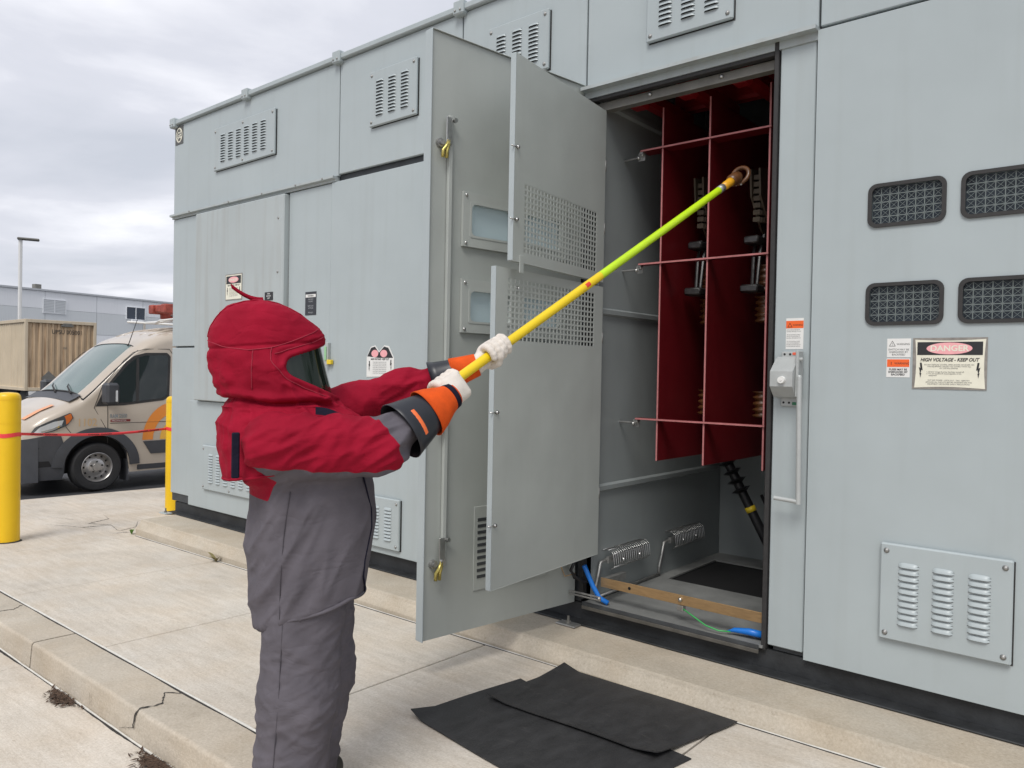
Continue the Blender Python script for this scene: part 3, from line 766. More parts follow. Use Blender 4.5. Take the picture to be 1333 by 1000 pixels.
# bus bars in red sleeves overhead, insulators, contacts, arc chutes
mb = MB(); mb.cbox(-2.78, -1.68, .55, .66, 3.72, 3.86, .02); mb.build('bus_bar', 'red_boot', enc)
mb = MB(); mb.cbox(-2.78, -1.68, .95, 1.06, 3.62, 3.76, .02); mb.build('bus_bar', 'red_boot', enc)
for x in (-2.68, -2.33, -1.97):
    mb = MB(); mb.cbox(x-.05, x+.05, .25, 1.0, 3.50, 3.60, .02); mb.cbox(x-.06, x+.06, .25, .37, 3.46, 3.58, .02); mb.build('bus_boot', 'red_boot', enc)
for x in (-2.40, -2.01):
    mb = MB(); poly = [(0, 3.03), (.14, 3.05), (.30, 2.98), (.32, 2.62), (.20, 2.66), (.02, 2.86)]
    for dx in (-.035, .025):
        mb = MB(); mb.prism([(a+.62, b) for a, b in poly], 0, .012, lambda a, b, h, dx=dx: (x+dx+h, a, b)); ch = mb.build('arc_chute', 'tan_board', enc)
    mb = MB()
    for k in range(7):
        for j in range(7):
            yy = .66+.04*k; zz = 2.70+.045*j+.004*k
            mb.box(x-.022, x+.024, yy, yy+.004, zz, zz+.030)
    mb.build('splitter_plates', 'tan_board', ch)['kind'] = 'stuff'
    mb = MB(); mb.tube([(x-.02, .72, 2.62), (x-.01, .66, 2.5), (x, .62, 2.28)], .012, 8); mb.tube([(x+.03, .72, 2.62), (x+.03, .66, 2.5), (x+.03, .62, 2.28)], .012, 8)
    mb.cbox(x-.05, x+.05, .58, .70, 2.55, 2.60, .01); mb.cbox(x-.06, x+.06, .56, .68, 2.24, 2.29, .01)
    mb.build('switch_blade', 'steel_dark', enc, angle=40)
    for z in (1.52, 2.14, 2.34):
        P = []; 
        for k in range(15):
            rr = .052+.014*math.sin(k*1.9) ; P.append([(x+.02+rr*math.cos(2*math.pi*j/16), .78+rr*math.sin(2*math.pi*j/16)*1., z-.08+k*.012) for j in range(16)])
        mb = MB(); mb.grid(P, wrap_v=True); mb.f += [tuple(range(16)), tuple(14*16+j for j in range(16))]; mb.m += [0, 0]; mb.build('insulator', 'brown_resin', enc, smooth=True)
# brass ground bar on stand-offs
mb = MB(); mb.cbox(-2.735, -1.665, .045, .053, .332, .392, .0015); gb = mb.build('ground_bar', 'brass', enc)
mb = MB()
for x in (-2.52,): mb.cyl((x, .043, .362), (x, .0446, .362), .010, .010, 12)
mb.build('hole', 'void', gb)
bolts([(-2.165, .04, .365)], .014, 'steel', gb); mb = MB(); mb.cbox(-2.185, -2.145, .035, .075, .30, .331, .002); mb.build('clamp', 'steel', gb)
mb = MB(); mb.box(-2.735, -2.700, .0535, .30, .34, .385); mb.build('bracket', 'steel_dull', gb)
# tubes and wires
mb = MB(); mb.tube([(-2.81,-.035,.47),(-2.795,-.02,.42),(-2.76,-.005,.34),(-2.72,.01,.27),(-2.66,.02,.245)], .016, 12); mb.build('blue_tube', 'blue_tube', enc, smooth=True)
mb = MB(); mb.tube([(-1.66,.06,.265),(-1.74,.05,.268),(-1.82,.04,.262),(-1.86,.03,.25)], [.02,.02,.014,.004], 12); mb.build('blue_tube', 'blue_tube', enc, smooth=True)
mb = MB(); mb.tube([(-2.15,.05,.31),(-2.08,.03,.29),(-1.98,.0,.262),(-1.90,.0,.25),(-1.84,.03,.25)], .0045, 8); mb.build('green_wire', 'green_wire', enc, smooth=True)
mb = MB(); mb.tube([(-2.10,1.35,.55),(-2.14,1.32,.45),(-2.13,1.28,.36),(-2.06,1.2,.30),(-1.95,1.15,.27),(-1.85,1.15,.20)], .008, 8); mb.build('green_wire', 'green_wire', enc, smooth=True)
mb = MB(); mb.tube([(-2.24,1.42,.83),(-2.16,1.38,.72),(-2.12,1.36,.62),(-2.10,1.35,.54)], .012, 8); mb.build('ground_lead', 'cable', enc, smooth=True)
p0 = V3((-2.56, 1.28, 1.27)); p1 = V3((-2.12, 1.38, .40))
mb = MB(); mb.tube([p0+(p1-p0)*t for t in (-.1, .2, .5, .75, 1.1)], .034, 14)
ct = mb.build('cable_termination', 'cable', enc, smooth=True)
for k in range(5):
    q = p0+(p1-p0)*(.16+.075*k); d = (p1-p0)/np.linalg.norm(p1-p0)
    mb = MB(); mb.tube([q-d*.012, q, q+d*.022], [.036, .075, .036], 18); mb.build('shed', 'cable', ct, angle=40)
q = p0+(p1-p0)*.62; mb = MB(); mb.cyl(q-d*.02, q+d*.02, .039, .039, 14); mb.build('marker_band', 'yellow_tape', ct, smooth=True)
# strip heaters with wire guards on the left wall
for y0 in (.16, 1.0):
    z0 = .44; x0 = OX0+.02; L_ = .46
    root_h = MB(); root_h.box(OX0+.03, OX0+.05, y0, y0+L_, z0+.02, z0+.06); hh = root_h.build('strip_heater', 'steel_dull', enc)
    mb = MB()
    prof = [(.0, .10), (.045, .105), (.085, .085), (.09, .0), (.06, -.02)]
    nseg = 18
    for k in range(nseg+1):
        yy = y0+L_*k/nseg
        mb.tube([(OX0+a, yy+(.012 if i % 2 else 0), z0+b) for i, (a, b) in enumerate(prof)], .0026, 5)
    for a, b in prof: mb.tube([(OX0+a, y0, z0+b), (OX0+a, y0+L_, z0+b)], .0026, 5)
    mb.build('wire_guard', 'steel', hh, smooth=True)
    bolts([(OX0+.092, y0+L_*t, z0+.035) for t in (.25, .7)], .013, 'steel', hh)
    mb = MB(); mb.tube([(OX0+.03, y0, z0+.04), (OX0+.025, y0-.06, z0+.03), (OX0+.02, y0-.08, z0-.06), (OX0+.02, y0-.11, z0-.13), (OX0+.02, y0-.12, FZ+.02)], .011, 7); mb.build('conduit', 'steel_dull', hh, smooth=True)
mb = MB(); mb.tube([(OX0+.015, .10, FZ+.015), (OX0+.015, .9, FZ+.015)], .010, 7); mb.build('conduit', 'steel_dull', enc, smooth=True)
# cable bundle and door stay at the hinge
mb = MB()
for k in range(5): mb.tube([(-2.865+.006*k, -.06-.008*k, .50), (-2.88+.004*k, -.085-.006*k, .44), (-2.86+.006*k, -.075, .39), (-2.80, -.03+.01*k, .36)], .009, 7)
mb.build('cable_bundle', 'cable', enc, smooth=True)
mb = MB(); mb.tube([(-2.90, -.09, .50), (-2.925, -.13, .46), (-2.90, -.12, .40), (-2.85, -.08, .42)], .004, 6); mb.build('copper_wire', 'brass', enc, smooth=True)
mb = MB(); mb.cbox(-2.90, -2.66, -.070, -.062, .275, .285, .001); mb.cbox(-2.90, -2.66, -.070, -.062, .293, .303, .001); mb.ball((-2.67, -.066, .29), .012, 8, 5); mb.build('door_stay', 'steel_dull', enc)

# ---- the tall door standing open, seen from inside
H0 = V3((-2.905, -.002)); DD = V3((-.145, -.9894)); NN = V3((.9894, -.145)); DW = 1.215
def DF(a, z, h): q = H0+DD*a+NN*h; return (q[0], q[1], z)
def dmat(): return Matrix(((DD[0], NN[0], 0, H0[0]), (DD[1], NN[1], 0, H0[1]), (0, 0, 1, 0), (0, 0, 0, 1)))
DM = dmat()
dwin = [(.195, .535), (.605, .945)]
A = [0, dwin[0][0]+.01, dwin[0][1]-.01, dwin[1][0]+.01, dwin[1][1]-.01, DW]; Z = [.21, WZ[1][0]+.01, WZ[1][1]-.01, WZ[0][0]+.01, WZ[0][1]-.01, 3.565]
mb = plate(A, Z, {(1,1),(1,3),(3,1),(3,3)}, -.05, 0, DF); od = mb.build('open_door', 'door_inside', enc)
od['label'] = 'tall outer door swung open, inside face with latch rod'
mb = MB(); mb.cbox(DW-.004, DW+.003, -.052, .012, .206, 3.569, .002, DM); mb.build('edge_flange', 'panel', od)
mb = MB(); mb.cbox(0, DW-.005, -.048, .012, 3.566, 3.570, .001, DM); mb.build('edge_flange', 'door_inside', od)
for (p, q) in dwin:
    for (z0, z1) in WZ:
        mb = MB(); mb.ring([(p-.045, z0-.05), (q+.045, z0-.05), (q+.045, z1+.05), (p-.045, z1+.05)], [(p+.012, z0+.012), (q-.012, z0+.012), (q-.012, z1-.012), (p+.012, z1-.012)], .002, .020, DF)
        w = mb.build('window_frame', 'inner_grey', od)
        mb = MB(); o_ = rrect(p+.004, q-.004, z0+.004, z1-.004, .01, 5); i_ = rrect(p+.016, q-.016, z0+.016, z1-.016, .03, 5)
        mb.ring(o_, i_, .001, .0225, DF); mb.build('glazing_bead', 'inner_grey', od)
        mb = MB(); mb.prism(rrect(p+.011, q-.011, z0+.011, z1-.011, .012), -.02, -.014, DF); mb.build('pane', 'pane_clear', od)
        mb = MB(); wire_lattice(mb, p+.012, q-.012, z0+.012, z1-.012, DF, -.028, 14, 9, .0009, True); mb.build('wire_mesh', 'wire_light', od, recalc=False)
        bolts([DF(a, b, .0205) for a in (p-.025, q+.025) for b in (z0-.03, z1+.03)], .010, 'steel', od)
# latch rod and latches
mb = MB(); mb.cbox(1.075, 1.10, .004, .026, .62, 3.12, .002, DM); mb.build('latch_rod', 'inner_grey', od)
mb = MB(); mb.cbox(.62, .625, .002, .012, .48, .9, .001, DM); 
for z in (3.03, 1.52, .70):
    mb = MB(); 
    c = V3(DF(1.150, z-.07, 0)); n = V3((NN[0], NN[1], 0)); mb.cyl(c, c+n*.018, .026, .024, 16); mb.cyl(c+n*.018, c+n*.03, .014, .014, 10)
    lt = mb.build('latch', 'steel_dull', od, angle=40)
    mb = MB(); mb.cbox(1.085, 1.125, .028, .034, z-.075, z+.075, .002, DM); c2 = V3(DF(1.105, z-.06, .034)); mb.cyl(c2, c2+n*.012, .017, .017, 12); c3 = V3(DF(1.07, z+.062, .026)); mb.cyl(c3, c3+n*.02, .013, .013, 6); mb.build('latch_arm', 'steel', od)
    for s in (-.013, .013):
        mb = MB(); mb.tube([DF(1.112, z-.055, .037), DF(1.122+s*.4, z-.09, .037+.0*s), DF(1.137+s, z-.115, .037), DF(1.139+s, z-.155, .037)], [.010, .011, .010, .010], 8)
        mb.build('roller_tab', 'zinc_yellow', od, smooth=True)
# vent slots low on the inside of the door
mb = MB(); mb.cbox(.26, .86, .001, .006, .43, .92, .002, DM); vp = mb.build('vent_backing', 'door_inside', od)
for k in range(10):
    for a in (.33, .49, .65, .79):
        mb = MB(); mb.cbox(a-.045, a+.045, .0062, .009, .50+k*.037, .518+k*.037, .001, DM); mb.build('slot', 'frame_dark', od)
# ---- two inner screened doors, also standing open
def inner_door(hx, hy, fx, fy, z0, z1, sz0, sz1, lab):
    h = V3((hx, hy)); d = V3((fx, fy))-h; W = np.linalg.norm(d); d /= W; n = V3((-d[1], d[0]))
    fr = lambda a, z, t: (h[0]+d[0]*a+n[0]*t, h[1]+d[1]*a+n[1]*t, z)
    M = Matrix(((d[0], n[0], 0, h[0]), (d[1], n[1], 0, h[1]), (0,0,1,0), (0,0,0,1)))
    sa0, sa1 = .105, W-.10
    mb = plate([0, sa0, sa1, W], [z0, sz0, sz1, z1], {(1,1)}, -.004, 0, fr); o = mb.build('inner_door', 'inner_grey', enc); o['label'] = lab
    nc, nr = 24, int(round((sz1-sz0)/.031))
    bw = .0052
    A = [sa0]; Zs = [sz0]
    for i in range(nc): 
        ca = (sa1-sa0)/nc; A += [sa0+i*ca+bw, sa0+(i+1)*ca-bw]
    A.append(sa1)
    for j in range(nr):
        cz = (sz1-sz0)/nr; Zs += [sz0+j*cz+bw, sz0+(j+1)*cz-bw]
    Zs.append(sz1)
    hol = {(1+2*i, 1+2*j) for i in range(nc) for j in range(nr)}
    mb = plate(A, Zs, hol, -.0035, -.0005, fr); mb.build('perforated_screen', 'inner_grey', o)
    mb = MB(); mb.cbox(W, W+.004, -.032, .001, z0, z1, .001, M); mb.build('edge_flange', 'panel', o)
    mb = MB(); mb.cbox(0, W, -.032, .001, z0-.004, z0, .001, M); mb.build('edge_flange', 'inner_grey', o)
    for z in (z0+.20*(z1-z0), z0+.55*(z1-z0)):
        mb = MB(); mb.cyl(fr(W-.025, z, .0), fr(W-.025, z, .012), .011, .009, 8); mb.cyl(fr(W-.025, z, .006), fr(W+.025, z, -.006), .004, .004, 6)
        mb.build('fastener', 'steel', o, smooth=True)
    return o, fr, M, W
u, fu, Mu, Wu = inner_door(-2.752, .03, -2.628, -1.02, 2.295, 3.385, 2.345, 2.72, 'upper inner door with a square mesh screen along its foot')
mb = MB(); mb.cbox(Wu-.10, Wu-.06, .001, .006, 2.235, 2.33, .002, Mu); mb.build('catch', 'inner_grey', u)
l_, fl, Ml, Wl = inner_door(-2.752, .03, -2.685, -1.085, .545, 2.262, 1.872, 2.215, 'lower inner door with a square mesh screen along its top')
for z in (3.0, 2.6, 1.9, .9):
    mb = MB(); mb.cyl((-2.756, .034, z), (-2.756, .034, z+.07), .007, .007, 8); mb.build('hinge', 'steel_dull', enc, smooth=True)
# ---- switch operating mechanism on the post
mb = MB(); mb.cbox(-1.572, -1.468, -.004, .0115, 1.548, 1.842, .004); mc = mb.build('switch_mechanism', 'mechanism', enc)
mc['label'] = 'switch operating box with long lever on the post'
mb = MB(); mb.prism([(.0, 1.815), (-.03, 1.80), (-.105, 1.735), (-.105, 1.655), (-.05, 1.60), (.0, 1.59)], -1.592, -1.472, lambda a, b, h: (h, a-.004, b)); mb.build('housing', 'mechanism', mc)
mb = MB(); mb.cyl((-1.527, -.109, 1.69), (-1.527, -.128, 1.69), .020, .018, 18); mb.cyl((-1.527, -.128, 1.69), (-1.527, -.131, 1.69), .006, .006, 8); mb.build('knob', 'white_paint', mc, angle=40)
for (a, b) in ((-1.555, 1.828), (-1.525, 1.828), (-1.555, 1.568), (-1.525, 1.568)): mb = MB(); mb.cyl((a, -.0045, b), (a, -.006, b), .006, .006, 10); mb.build('hole', 'black', mc)
mb = MB(); mb.prism(rrect(-1.512, -1.478, 1.824, 1.838, .005), .0005, .002, FRONT(-.0045)); mb.build('marker', 'sign_red', mc)
mb = MB(); mb.prism(rrect(-1.508, -1.475, 1.556, 1.572, .003), .0005, .002, FRONT(-.0045)); mb.build('marker', 'green_tag', mc)
mb = MB(); mb.cbox(-1.471, -1.455, -.075, -.002, 1.60, 1.845, .004); mb.cyl((-1.462, -.05, 1.80), (-1.440, -.05, 1.80), .010, .010, 10); mb.build('side_plate', 'mechanism', mc)
mb = MB(); mb.cyl((-1.450, -.07, 1.705), (-1.438, -.075, 1.040), .0135, .0135, 14); mb.ball((-1.45, -.07, 1.705), .0137, 12, 6); mb.cyl((-1.438, -.075, 1.052), (-1.566, -.078, 1.060), .0115, .0115, 12); mb.build('lever', 'mechanism', mc, smooth=False, angle=40)
# ---- hasp on the seam beside bay 2
mb = MB(); mb.cbox(-5.585, -5.535, -.045, -.0145, 1.735, 1.935, .004); hs = mb.build('hasp', 'mechanism', enc)
mb = MB(); mb.cbox(-5.573, -5.548, -.055, -.0455, 1.78, 1.90, .003); mb.build('seal', 'seal_green', hs)
mb = MB(); mb.cbox(-5.545, -5.485, -.05, -.020, 1.745, 1.785, .004); mb.build('lock_tag', 'yellow_tape', hs)
# ================================================================== SIGNS ON THE ENCLOSURE
def ellipse(cx, cz, rx, rz, n=32): return [(cx+rx*math.cos(2*math.pi*i/n), cz+rz*math.sin(2*math.pi*i/n)) for i in range(n)]
def flat(name, poly, y, m, parent, t=.0008): 
    mb = MB(); mb.prism(poly, 0, t, FRONT(y)); return mb.build(name, m, parent)
def rect(x0, x1, z0, z1): return [(x0,z0),(x1,z0),(x1,z1),(x0,z1)]
def line(body, cx, z, size, y, parent, m='ink', **k):
    if not body: return
    return text(body, size, lambda a, b: (cx+a, y, z+b), m, parent, **k)
def bolt_mark(x, z, s, y, parent, flip=1):
    poly = [(-.3,1),(.25,1),(.05,.28),(.5,.42),(.12,-.35),(.32,-.32),(.0,-1),(-.25,-.40),(-.05,-.38),(-.28,.08),(-.62,-.02)]
    mb = MB(); mb.prism([(x+flip*a*s*.42, z+b*s) for a, b in poly], 0, .0008, FRONT(y)); mb.build('symbol', 'ink', parent)
mat('placard_black', (.03, .033, .04), .45); mat('ink_light', (.42, .44, .46), .5); mat('emblem_dark', (.09, .09, .088), .5)
# the large danger sign on the right-hand door
sx0, sx1, sz0, sz1 = -.924, -.612, 1.660, 1.905; YD = -.0125
sg = thing('danger_sign', 'cream danger high voltage sign in a metal frame under the door windows', 'sign', (-.768, YD, 1.66))
flat('frame', rect(sx0, sx1, sz0, sz1), YD, 'sign_metal', sg, .003)
def wob(x0, x1, z0, z1, n=10, k=.006):
    P = []
    for i in range(n): t = i/n; P.append((x0+(x1-x0)*t, z0+k*math.sin(math.pi*t)))
    for i in range(n): t = i/n; P.append((x1-k*math.sin(math.pi*t), z0+(z1-z0)*t))
    for i in range(n): t = i/n; P.append((x1-(x1-x0)*t, z1-k*math.sin(math.pi*t)))
    for i in range(n): t = i/n; P.append((x0+k*math.sin(math.pi*t), z1-(z1-z0)*t))
    return P
y1 = YD-.0032
flat('face', wob(sx0+.010, sx1-.006, sz0+.006, sz1-.008), y1, 'sign_cream', sg, .0012)
cx = (sx0+sx1)/2; y2 = y1-.0014
flat('header', rect(sx0+.020, sx1-.018, sz1-.082, sz1-.020), y2, 'ink', sg)
flat('oval', ellipse(cx, sz1-.051, .096, .028), y2-.001, 'sign_pink', sg)
line('DANGER', cx, sz1-.063, .038, y2-.0022, sg, 'sign_cream', bold=.0010, sx=1.05)
line('HIGH VOLTAGE - KEEP OUT', cx, sz1-.112, .0225, y2-.001, sg, shear=.3, bold=.0006, sx=.86)
for i, s in enumerate(('DO NOT REMOVE COVERS, OPEN DOORS OR WORK ON', 'THIS EQUIPMENT UNLESS YOU COMPLY WITH ALL', 'OF THE FOLLOWING')): line(s, cx, sz1-.131-.0085*i, .0085, y2-.001, sg, 'ink_grey', sx=.95)
for i, s in enumerate(('1. Service voltage & power has been turned off', '2. You are qualified & knowledgeable of this', '    equipment')): line(s, sx0+.062, sz1-.165-.0085*i, .0090, y2-.001, sg, 'ink_grey', align='LEFT', sx=.92)
for i, s in enumerate(('CUT OFF POWER - LOCK OUT - TAG - IDENTIFY', 'GROUND ALL CIRCUITS BEFORE WORKING ON THIS', 'EQUIPMENT. USE PROPER SAFETY PRECAUTIONS')): line(s, cx, sz1-.205-.0092*i, .0085, y2-.001, sg, 'ink_grey', sx=.95)
bolt_mark(sx0+.036, sz1-.155, .036, y2, sg, -1); bolt_mark(sx1-.034, sz1-.155, .036, y2, sg, 1)
# two small warning labels beside it
w1 = thing('warning_label', 'white warning label about the switch, left of the framed danger sign', 'label', (-.987, YD, 1.812))
flat('backing', rect(-1.041, -.934, 1.812, 1.904), YD, 'white_paint', w1)
mb = MB(); mb.ring([(-1.032,1.866),(-1.002,1.866),(-1.017,1.894)], [(-1.0285,1.8682),(-1.0055,1.8682),(-1.017,1.8895)], 0, .0006, FRONT(YD-.001)); mb.build('symbol', 'ink_grey', w1)
line('!', -1.017, 1.870, .017, YD-.0016, w1, 'ink_grey')
line('WARNING', -.968, 1.872, .0135, YD-.0016, w1, 'ink_grey', sx=.9)
for i, s in enumerate(('SWITCH MAY BE', 'ENERGIZED BY', 'BACKFEED')): line(s, -.988, 1.846-.0125*i, .0125, YD-.0016, w1, 'ink_grey')
w2 = thing('warning_label', 'white and orange warning label about the fuses, below the switch label', 'label', (-.987, YD, 1.714))
flat('backing', rect(-1.042, -.936, 1.714, 1.806), YD, 'white_paint', w2)
flat('band', rect(-1.039, -.939, 1.765, 1.802), YD-.001, 'sign_orange', w2)
line('!', -1.020, 1.774, .022, YD-.0022, w2, 'ink', bold=.0004); line('WARNING', -.972, 1.777, .0155, YD-.0022, w2, 'ink', sx=.9)
for i, s in enumerate(('FUSES MAY BE', 'ENERGIZED BY', 'BACKFEED')): line(s, -.989, 1.748-.0125*i, .0130, YD-.0016, w2, 'ink', bold=.0003)
# tall warning label on the post
YP = .0115
w3 = thing('warning_label', 'tall white warning label with orange band above the switch lever box', 'label', (-1.51, YP, 1.854))
flat('backing', rect(-1.556, -1.462, 1.856, 2.022), YP, 'white_paint', w3)
flat('band', rect(-1.5555, -1.4625, 1.968, 2.008), YP-.001, 'sign_orange', w3)
mb = MB(); mb.ring([(-1.548,1.974),(-1.522,1.974),(-1.535,1.998)], [(-1.5445,1.9762),(-1.5255,1.9762),(-1.535,1.9935)], 0, .0006, FRONT(YP-.002)); mb.build('symbol', 'ink', w3)
line('WARNING', -1.492, 1.981, .0125, YP-.0026, w3, 'ink', sx=.88)
for i in range(11):
    if i in (2, 6): continue
    line(('SWITCH MAY BE ENERGIZED BY', 'BACKFEED. OPEN AND LOCK OUT', 'ALL SOURCES BEFORE WORKING', 'TEST AND GROUND ALL PHASES')[i % 4], -1.552, 1.957-.0088*i, .0070, YP-.0016, w3, 'ink_grey', align='LEFT', sx=.70)
# danger sign on the stained cover
YC = -.0556
s4 = thing('danger_sign', 'small upright danger sign on the stained proud cover', 'sign', (-7.06, YC, 2.375))
flat('frame', rect(-7.215, -6.905, 2.372, 2.632), YC, 'sign_metal', s4, .003); flat('face', rect(-7.205, -6.915, 2.382, 2.622), YC-.0032, 'sign_cream', s4)
flat('header', rect(-7.195, -6.925, 2.535, 2.612), YC-.0042, 'ink', s4); flat('oval', ellipse(-7.06, 2.574, .092, .030), YC-.0052, 'sign_pink', s4)
line('DANGER', -7.06, 2.562, .034, YC-.0066, s4, 'sign_cream', bold=.001)
line('HIGH VOLTAGE - KEEP OUT', -7.06, 2.512, .021, YC-.0046, s4, bold=.0005, sx=.85, shear=.2)
for i in range(7): line('DO NOT REMOVE COVERS OR OPEN DOORS', -7.06, 2.488-.013*i, .010, YC-.0046, s4, 'ink_grey', sx=.8)
bolt_mark(-7.175, 2.46, .04, YC-.0045, s4, -1); bolt_mark(-6.945, 2.46, .04, YC-.0045, s4, 1)
# notched danger sign on the bay 2 door
YB = -.0145
s5 = thing('danger_sign', 'white danger sign with a notched top on the plain flat door', 'sign', (-4.88, YB, 1.64))
P5 = [(-5.040,1.645),(-4.735,1.655),(-4.70,1.70),(-4.70,1.80),(-4.765,1.898),(-4.82,1.905),(-4.885,1.855),(-4.935,1.905),(-4.99,1.893),(-5.04,1.81)]
flat('plate', P5, YB, 'white_paint', s5, .003)
flat('header', [(-5.032,1.815),(-4.885,1.803),(-4.712,1.803),(-4.772,1.885),(-4.822,1.895),(-4.885,1.845),(-4.937,1.895),(-4.985,1.885)], YB-.0032, 'ink', s5)
for q in (-4.935, -4.825): flat('oval', ellipse(q, 1.838, .043, .030), YB-.0044, 'sign_pink', s5)
line('HIGH VOLTAGE - KEEP OUT', -4.875, 1.785, .021, YB-.0042, s5, bold=.0005, sx=.85, shear=.2)
for i in range(7): line('DO NOT REMOVE COVERS OR OPEN DOORS', -4.875, 1.764-.015*i, .0105, YB-.0042, s5, 'ink_grey', sx=.78)
bolt_mark(-5.005, 1.735, .042, YB-.0042, s5, -1); bolt_mark(-4.735, 1.745, .042, YB-.0042, s5, 1)
# nameplates
n1 = thing('nameplate', 'small black nameplate near the edge of the stained cover', 'nameplate', (-6.43, YC, 2.34))
flat('plate', rect(-6.505, -6.370, 2.340, 2.418), YC, 'ink', n1, .003)
for i, s in enumerate(('MAIN', 'SECTION', 'UNIT')): line(s, -6.437, 2.396-.021*i, .018, YC-.0042, n1, 'white_paint', bold=.0003)
n2 = thing('placard', 'tall black placard with white print on the narrow flat panel', 'placard', (-5.85, 0, 2.185))
flat('plate', rect(-5.935, -5.770, 2.185, 2.395), -.0006, 'placard_black', n2, .002)
flat('band', rect(-5.928, -5.777, 2.345, 2.372), -.0027, 'white_paint', n2); line('WARNING', -5.852, 2.352, .018, -.0042, n2, 'ink', bold=.0004)
for i, s in enumerate(('ARC FLASH', 'HAZARD', '', 'KEEP CLEAR', 'OF DOORS', '', 'PPE REQD')): line(s, -5.852, 2.322-.020*i, .017, -.0032, n2, 'ink_light', sx=.9)
# round maker's emblem at the top corner
em = thing('emblem_plate', "dark square plate with a round cream maker's monogram at the top corner", 'emblem', (-8.31, 0, 4.15))
flat('plate', rect(-8.405, -8.235, 4.145, 4.345), -.0006, 'emblem_dark', em, .004)
mb = MB(); mb.ring(ellipse(-8.32, 4.245, .070, .080), ellipse(-8.32, 4.245, .058, .067), 0, .001, FRONT(-.005)); mb.build('ring', 'sign_cream', em)
line('GE', -8.325, 4.212, .098, -.0062, em, 'sign_cream', shear=.25, bold=.002, sx=.72)
for k in range(4):
    a = R(45+90*k); mb = MB(); mb.tube([(-8.32+.056*math.cos(a+t), -.0062, 4.245+.064*math.sin(a+t)) for t in (-.3, 0, .3)]+[(-8.32+.042*math.cos(a+.45), -.0062, 4.245+.048*math.sin(a+.45))], .0035, 6); mb.build('flourish', 'sign_cream', em, smooth=True)
# ================================================================== VAN (nose towards -y, left side towards +x)
mat('van_paint', (.46, .40, .33), .32, var=.03, vscale=2, coat=.5)
mat('van_orange', (.72, .24, .03), .35, coat=.4); mat('van_amber', (.76, .42, .06), .35, coat=.4)
mat('plastic_dark', (.045, .048, .055), .5, var=.12, vscale=8)
mat('tyre', (.018, .018, .019), .75, var=.3, vscale=12)
mat('rim', (.42, .41, .40), .35, .8, var=.15, vscale=12)
mat('lamp', (.55, .57, .58), .08, .2, spec=.9); mat('lamp_amber', (.55, .13, .02), .12, spec=.9); mat('lamp_dark', (.05, .055, .06), .1, spec=.9)
mat('chrome', (.7, .7, .7), .12, 1.)
mat('van_red', (.20, .02, .02), .4)
mat('van_number', (.52, .36, .20), .4)
glass('van_glass', (.010, .018, .018), .90, .03, .7); glass('wind_glass', (.16, .24, .24), .72, .03, .9)
VX, VY, VZ = -13.23, -.30, -.20            # centreline x, nose y, ground z
Lv, HWv = 6.0, 1.03
pts_top = [(0, .62), (.02, .80), (.06, .93), (.14, 1.06), (.35, 1.20), (.62, 1.33), (.80, 1.42), (.98, 1.58), (1.30, 1.90), (1.58, 2.16), (1.80, 2.32), (2.1, 2.44), (2.6, 2.53), (3.4, 2.57), (5.6, 2.57), (5.93, 2.50), (6.0, 2.38)]
pts_bot = [(0, .30), (.1, .26), (.3, .24), (6.0, .30)]
pts_w = [(0, .60), (.04, .74), (.12, .86), (.25, .94), (.5, .985), (.9, 1.01), (1.5, 1.025), (5.8, 1.025), (6.0, .98)]
itp = lambda P, L: float(np.interp(L, [p[0] for p in P], [p[1] for p in P]))
WCL = 1.03; WR = .365
def vtop(L): return itp(pts_top, L)
def vw(L, z):
    """half width at height z: slight tumblehome, rounded shoulder at the top"""
    zt = vtop(L); w = itp(pts_w, L)
    if z > 1.1: w -= .055*((z-1.1)/1.4)**1.3
    if L < 1.9 and z > 1.15: w -= .10*max(0, (z-1.15))*max(0, 1-(L-.5)/1.4)
    w -= .025*max(0, .55-z)/.3
    return w
def vside(L, z, out=0., s=1): return (VX+s*(vw(L, z)+out), VY+L, VZ+z)
van = thing('van', 'beige high-roof work van with orange swoosh and dark grey bumper', 'van', (VX, VY+3, VZ))
Ls = sorted(set([0, .02, .05, .09, .14, .2, .28]+list(np.arange(.35, 3.0, .055))+list(np.arange(3, 6, .2))+[5.93, 6.0]))
def arch(L, c): 
    d = abs(L-c); R_ = .47
    return WR+math.sqrt(R_*R_-d*d)*1.02 if d < R_ else 0
P = []
for L in Ls:
    zt = vtop(L); zb = max(itp(pts_bot, L), min(arch(L, WCL), zt-.05), min(arch(L, 5.05), zt-.05))
    rc = min(.16, (zt-zb)*.35); ring = []
    zs = np.linspace(zb, zt-rc, 16)
    for z in zs: ring.append((vw(L, z), z))
    w1_ = vw(L, zt-rc)
    for k in range(1, 7):
        t = R(90*k/6); ring.append((w1_-rc*1.5*(1-math.cos(t)), zt-rc+rc*math.sin(t)))
    we = ring[-1][0]
    crown = .035 if L > .3 else .01
    for k in range(1, 7): q = we*(1-k/6); ring.append((q, zt+crown*(1-(q/we)**2)))
    full = [(VX+w, VY+L, VZ+z) for w, z in ring]+[(VX-w, VY+L, VZ+z) for w, z in ring[::-1][1:]]
    P.append(full)
mb = MB(); mb.grid(P); n0 = len(P[0]); mb.f.append(tuple(range(n0))[::-1]); mb.m.append(0); mb.f.append(tuple((len(P)-1)*n0+j for j in range(n0))); mb.m.append(0)
body = mb.build('body', 'van_paint', van, angle=50)
mb = MB(); mb.box(VX-.8, VX+.8, VY+.4, VY+5.7, VZ+.28, VZ+.9); mb.build('underbody', 'black', van)
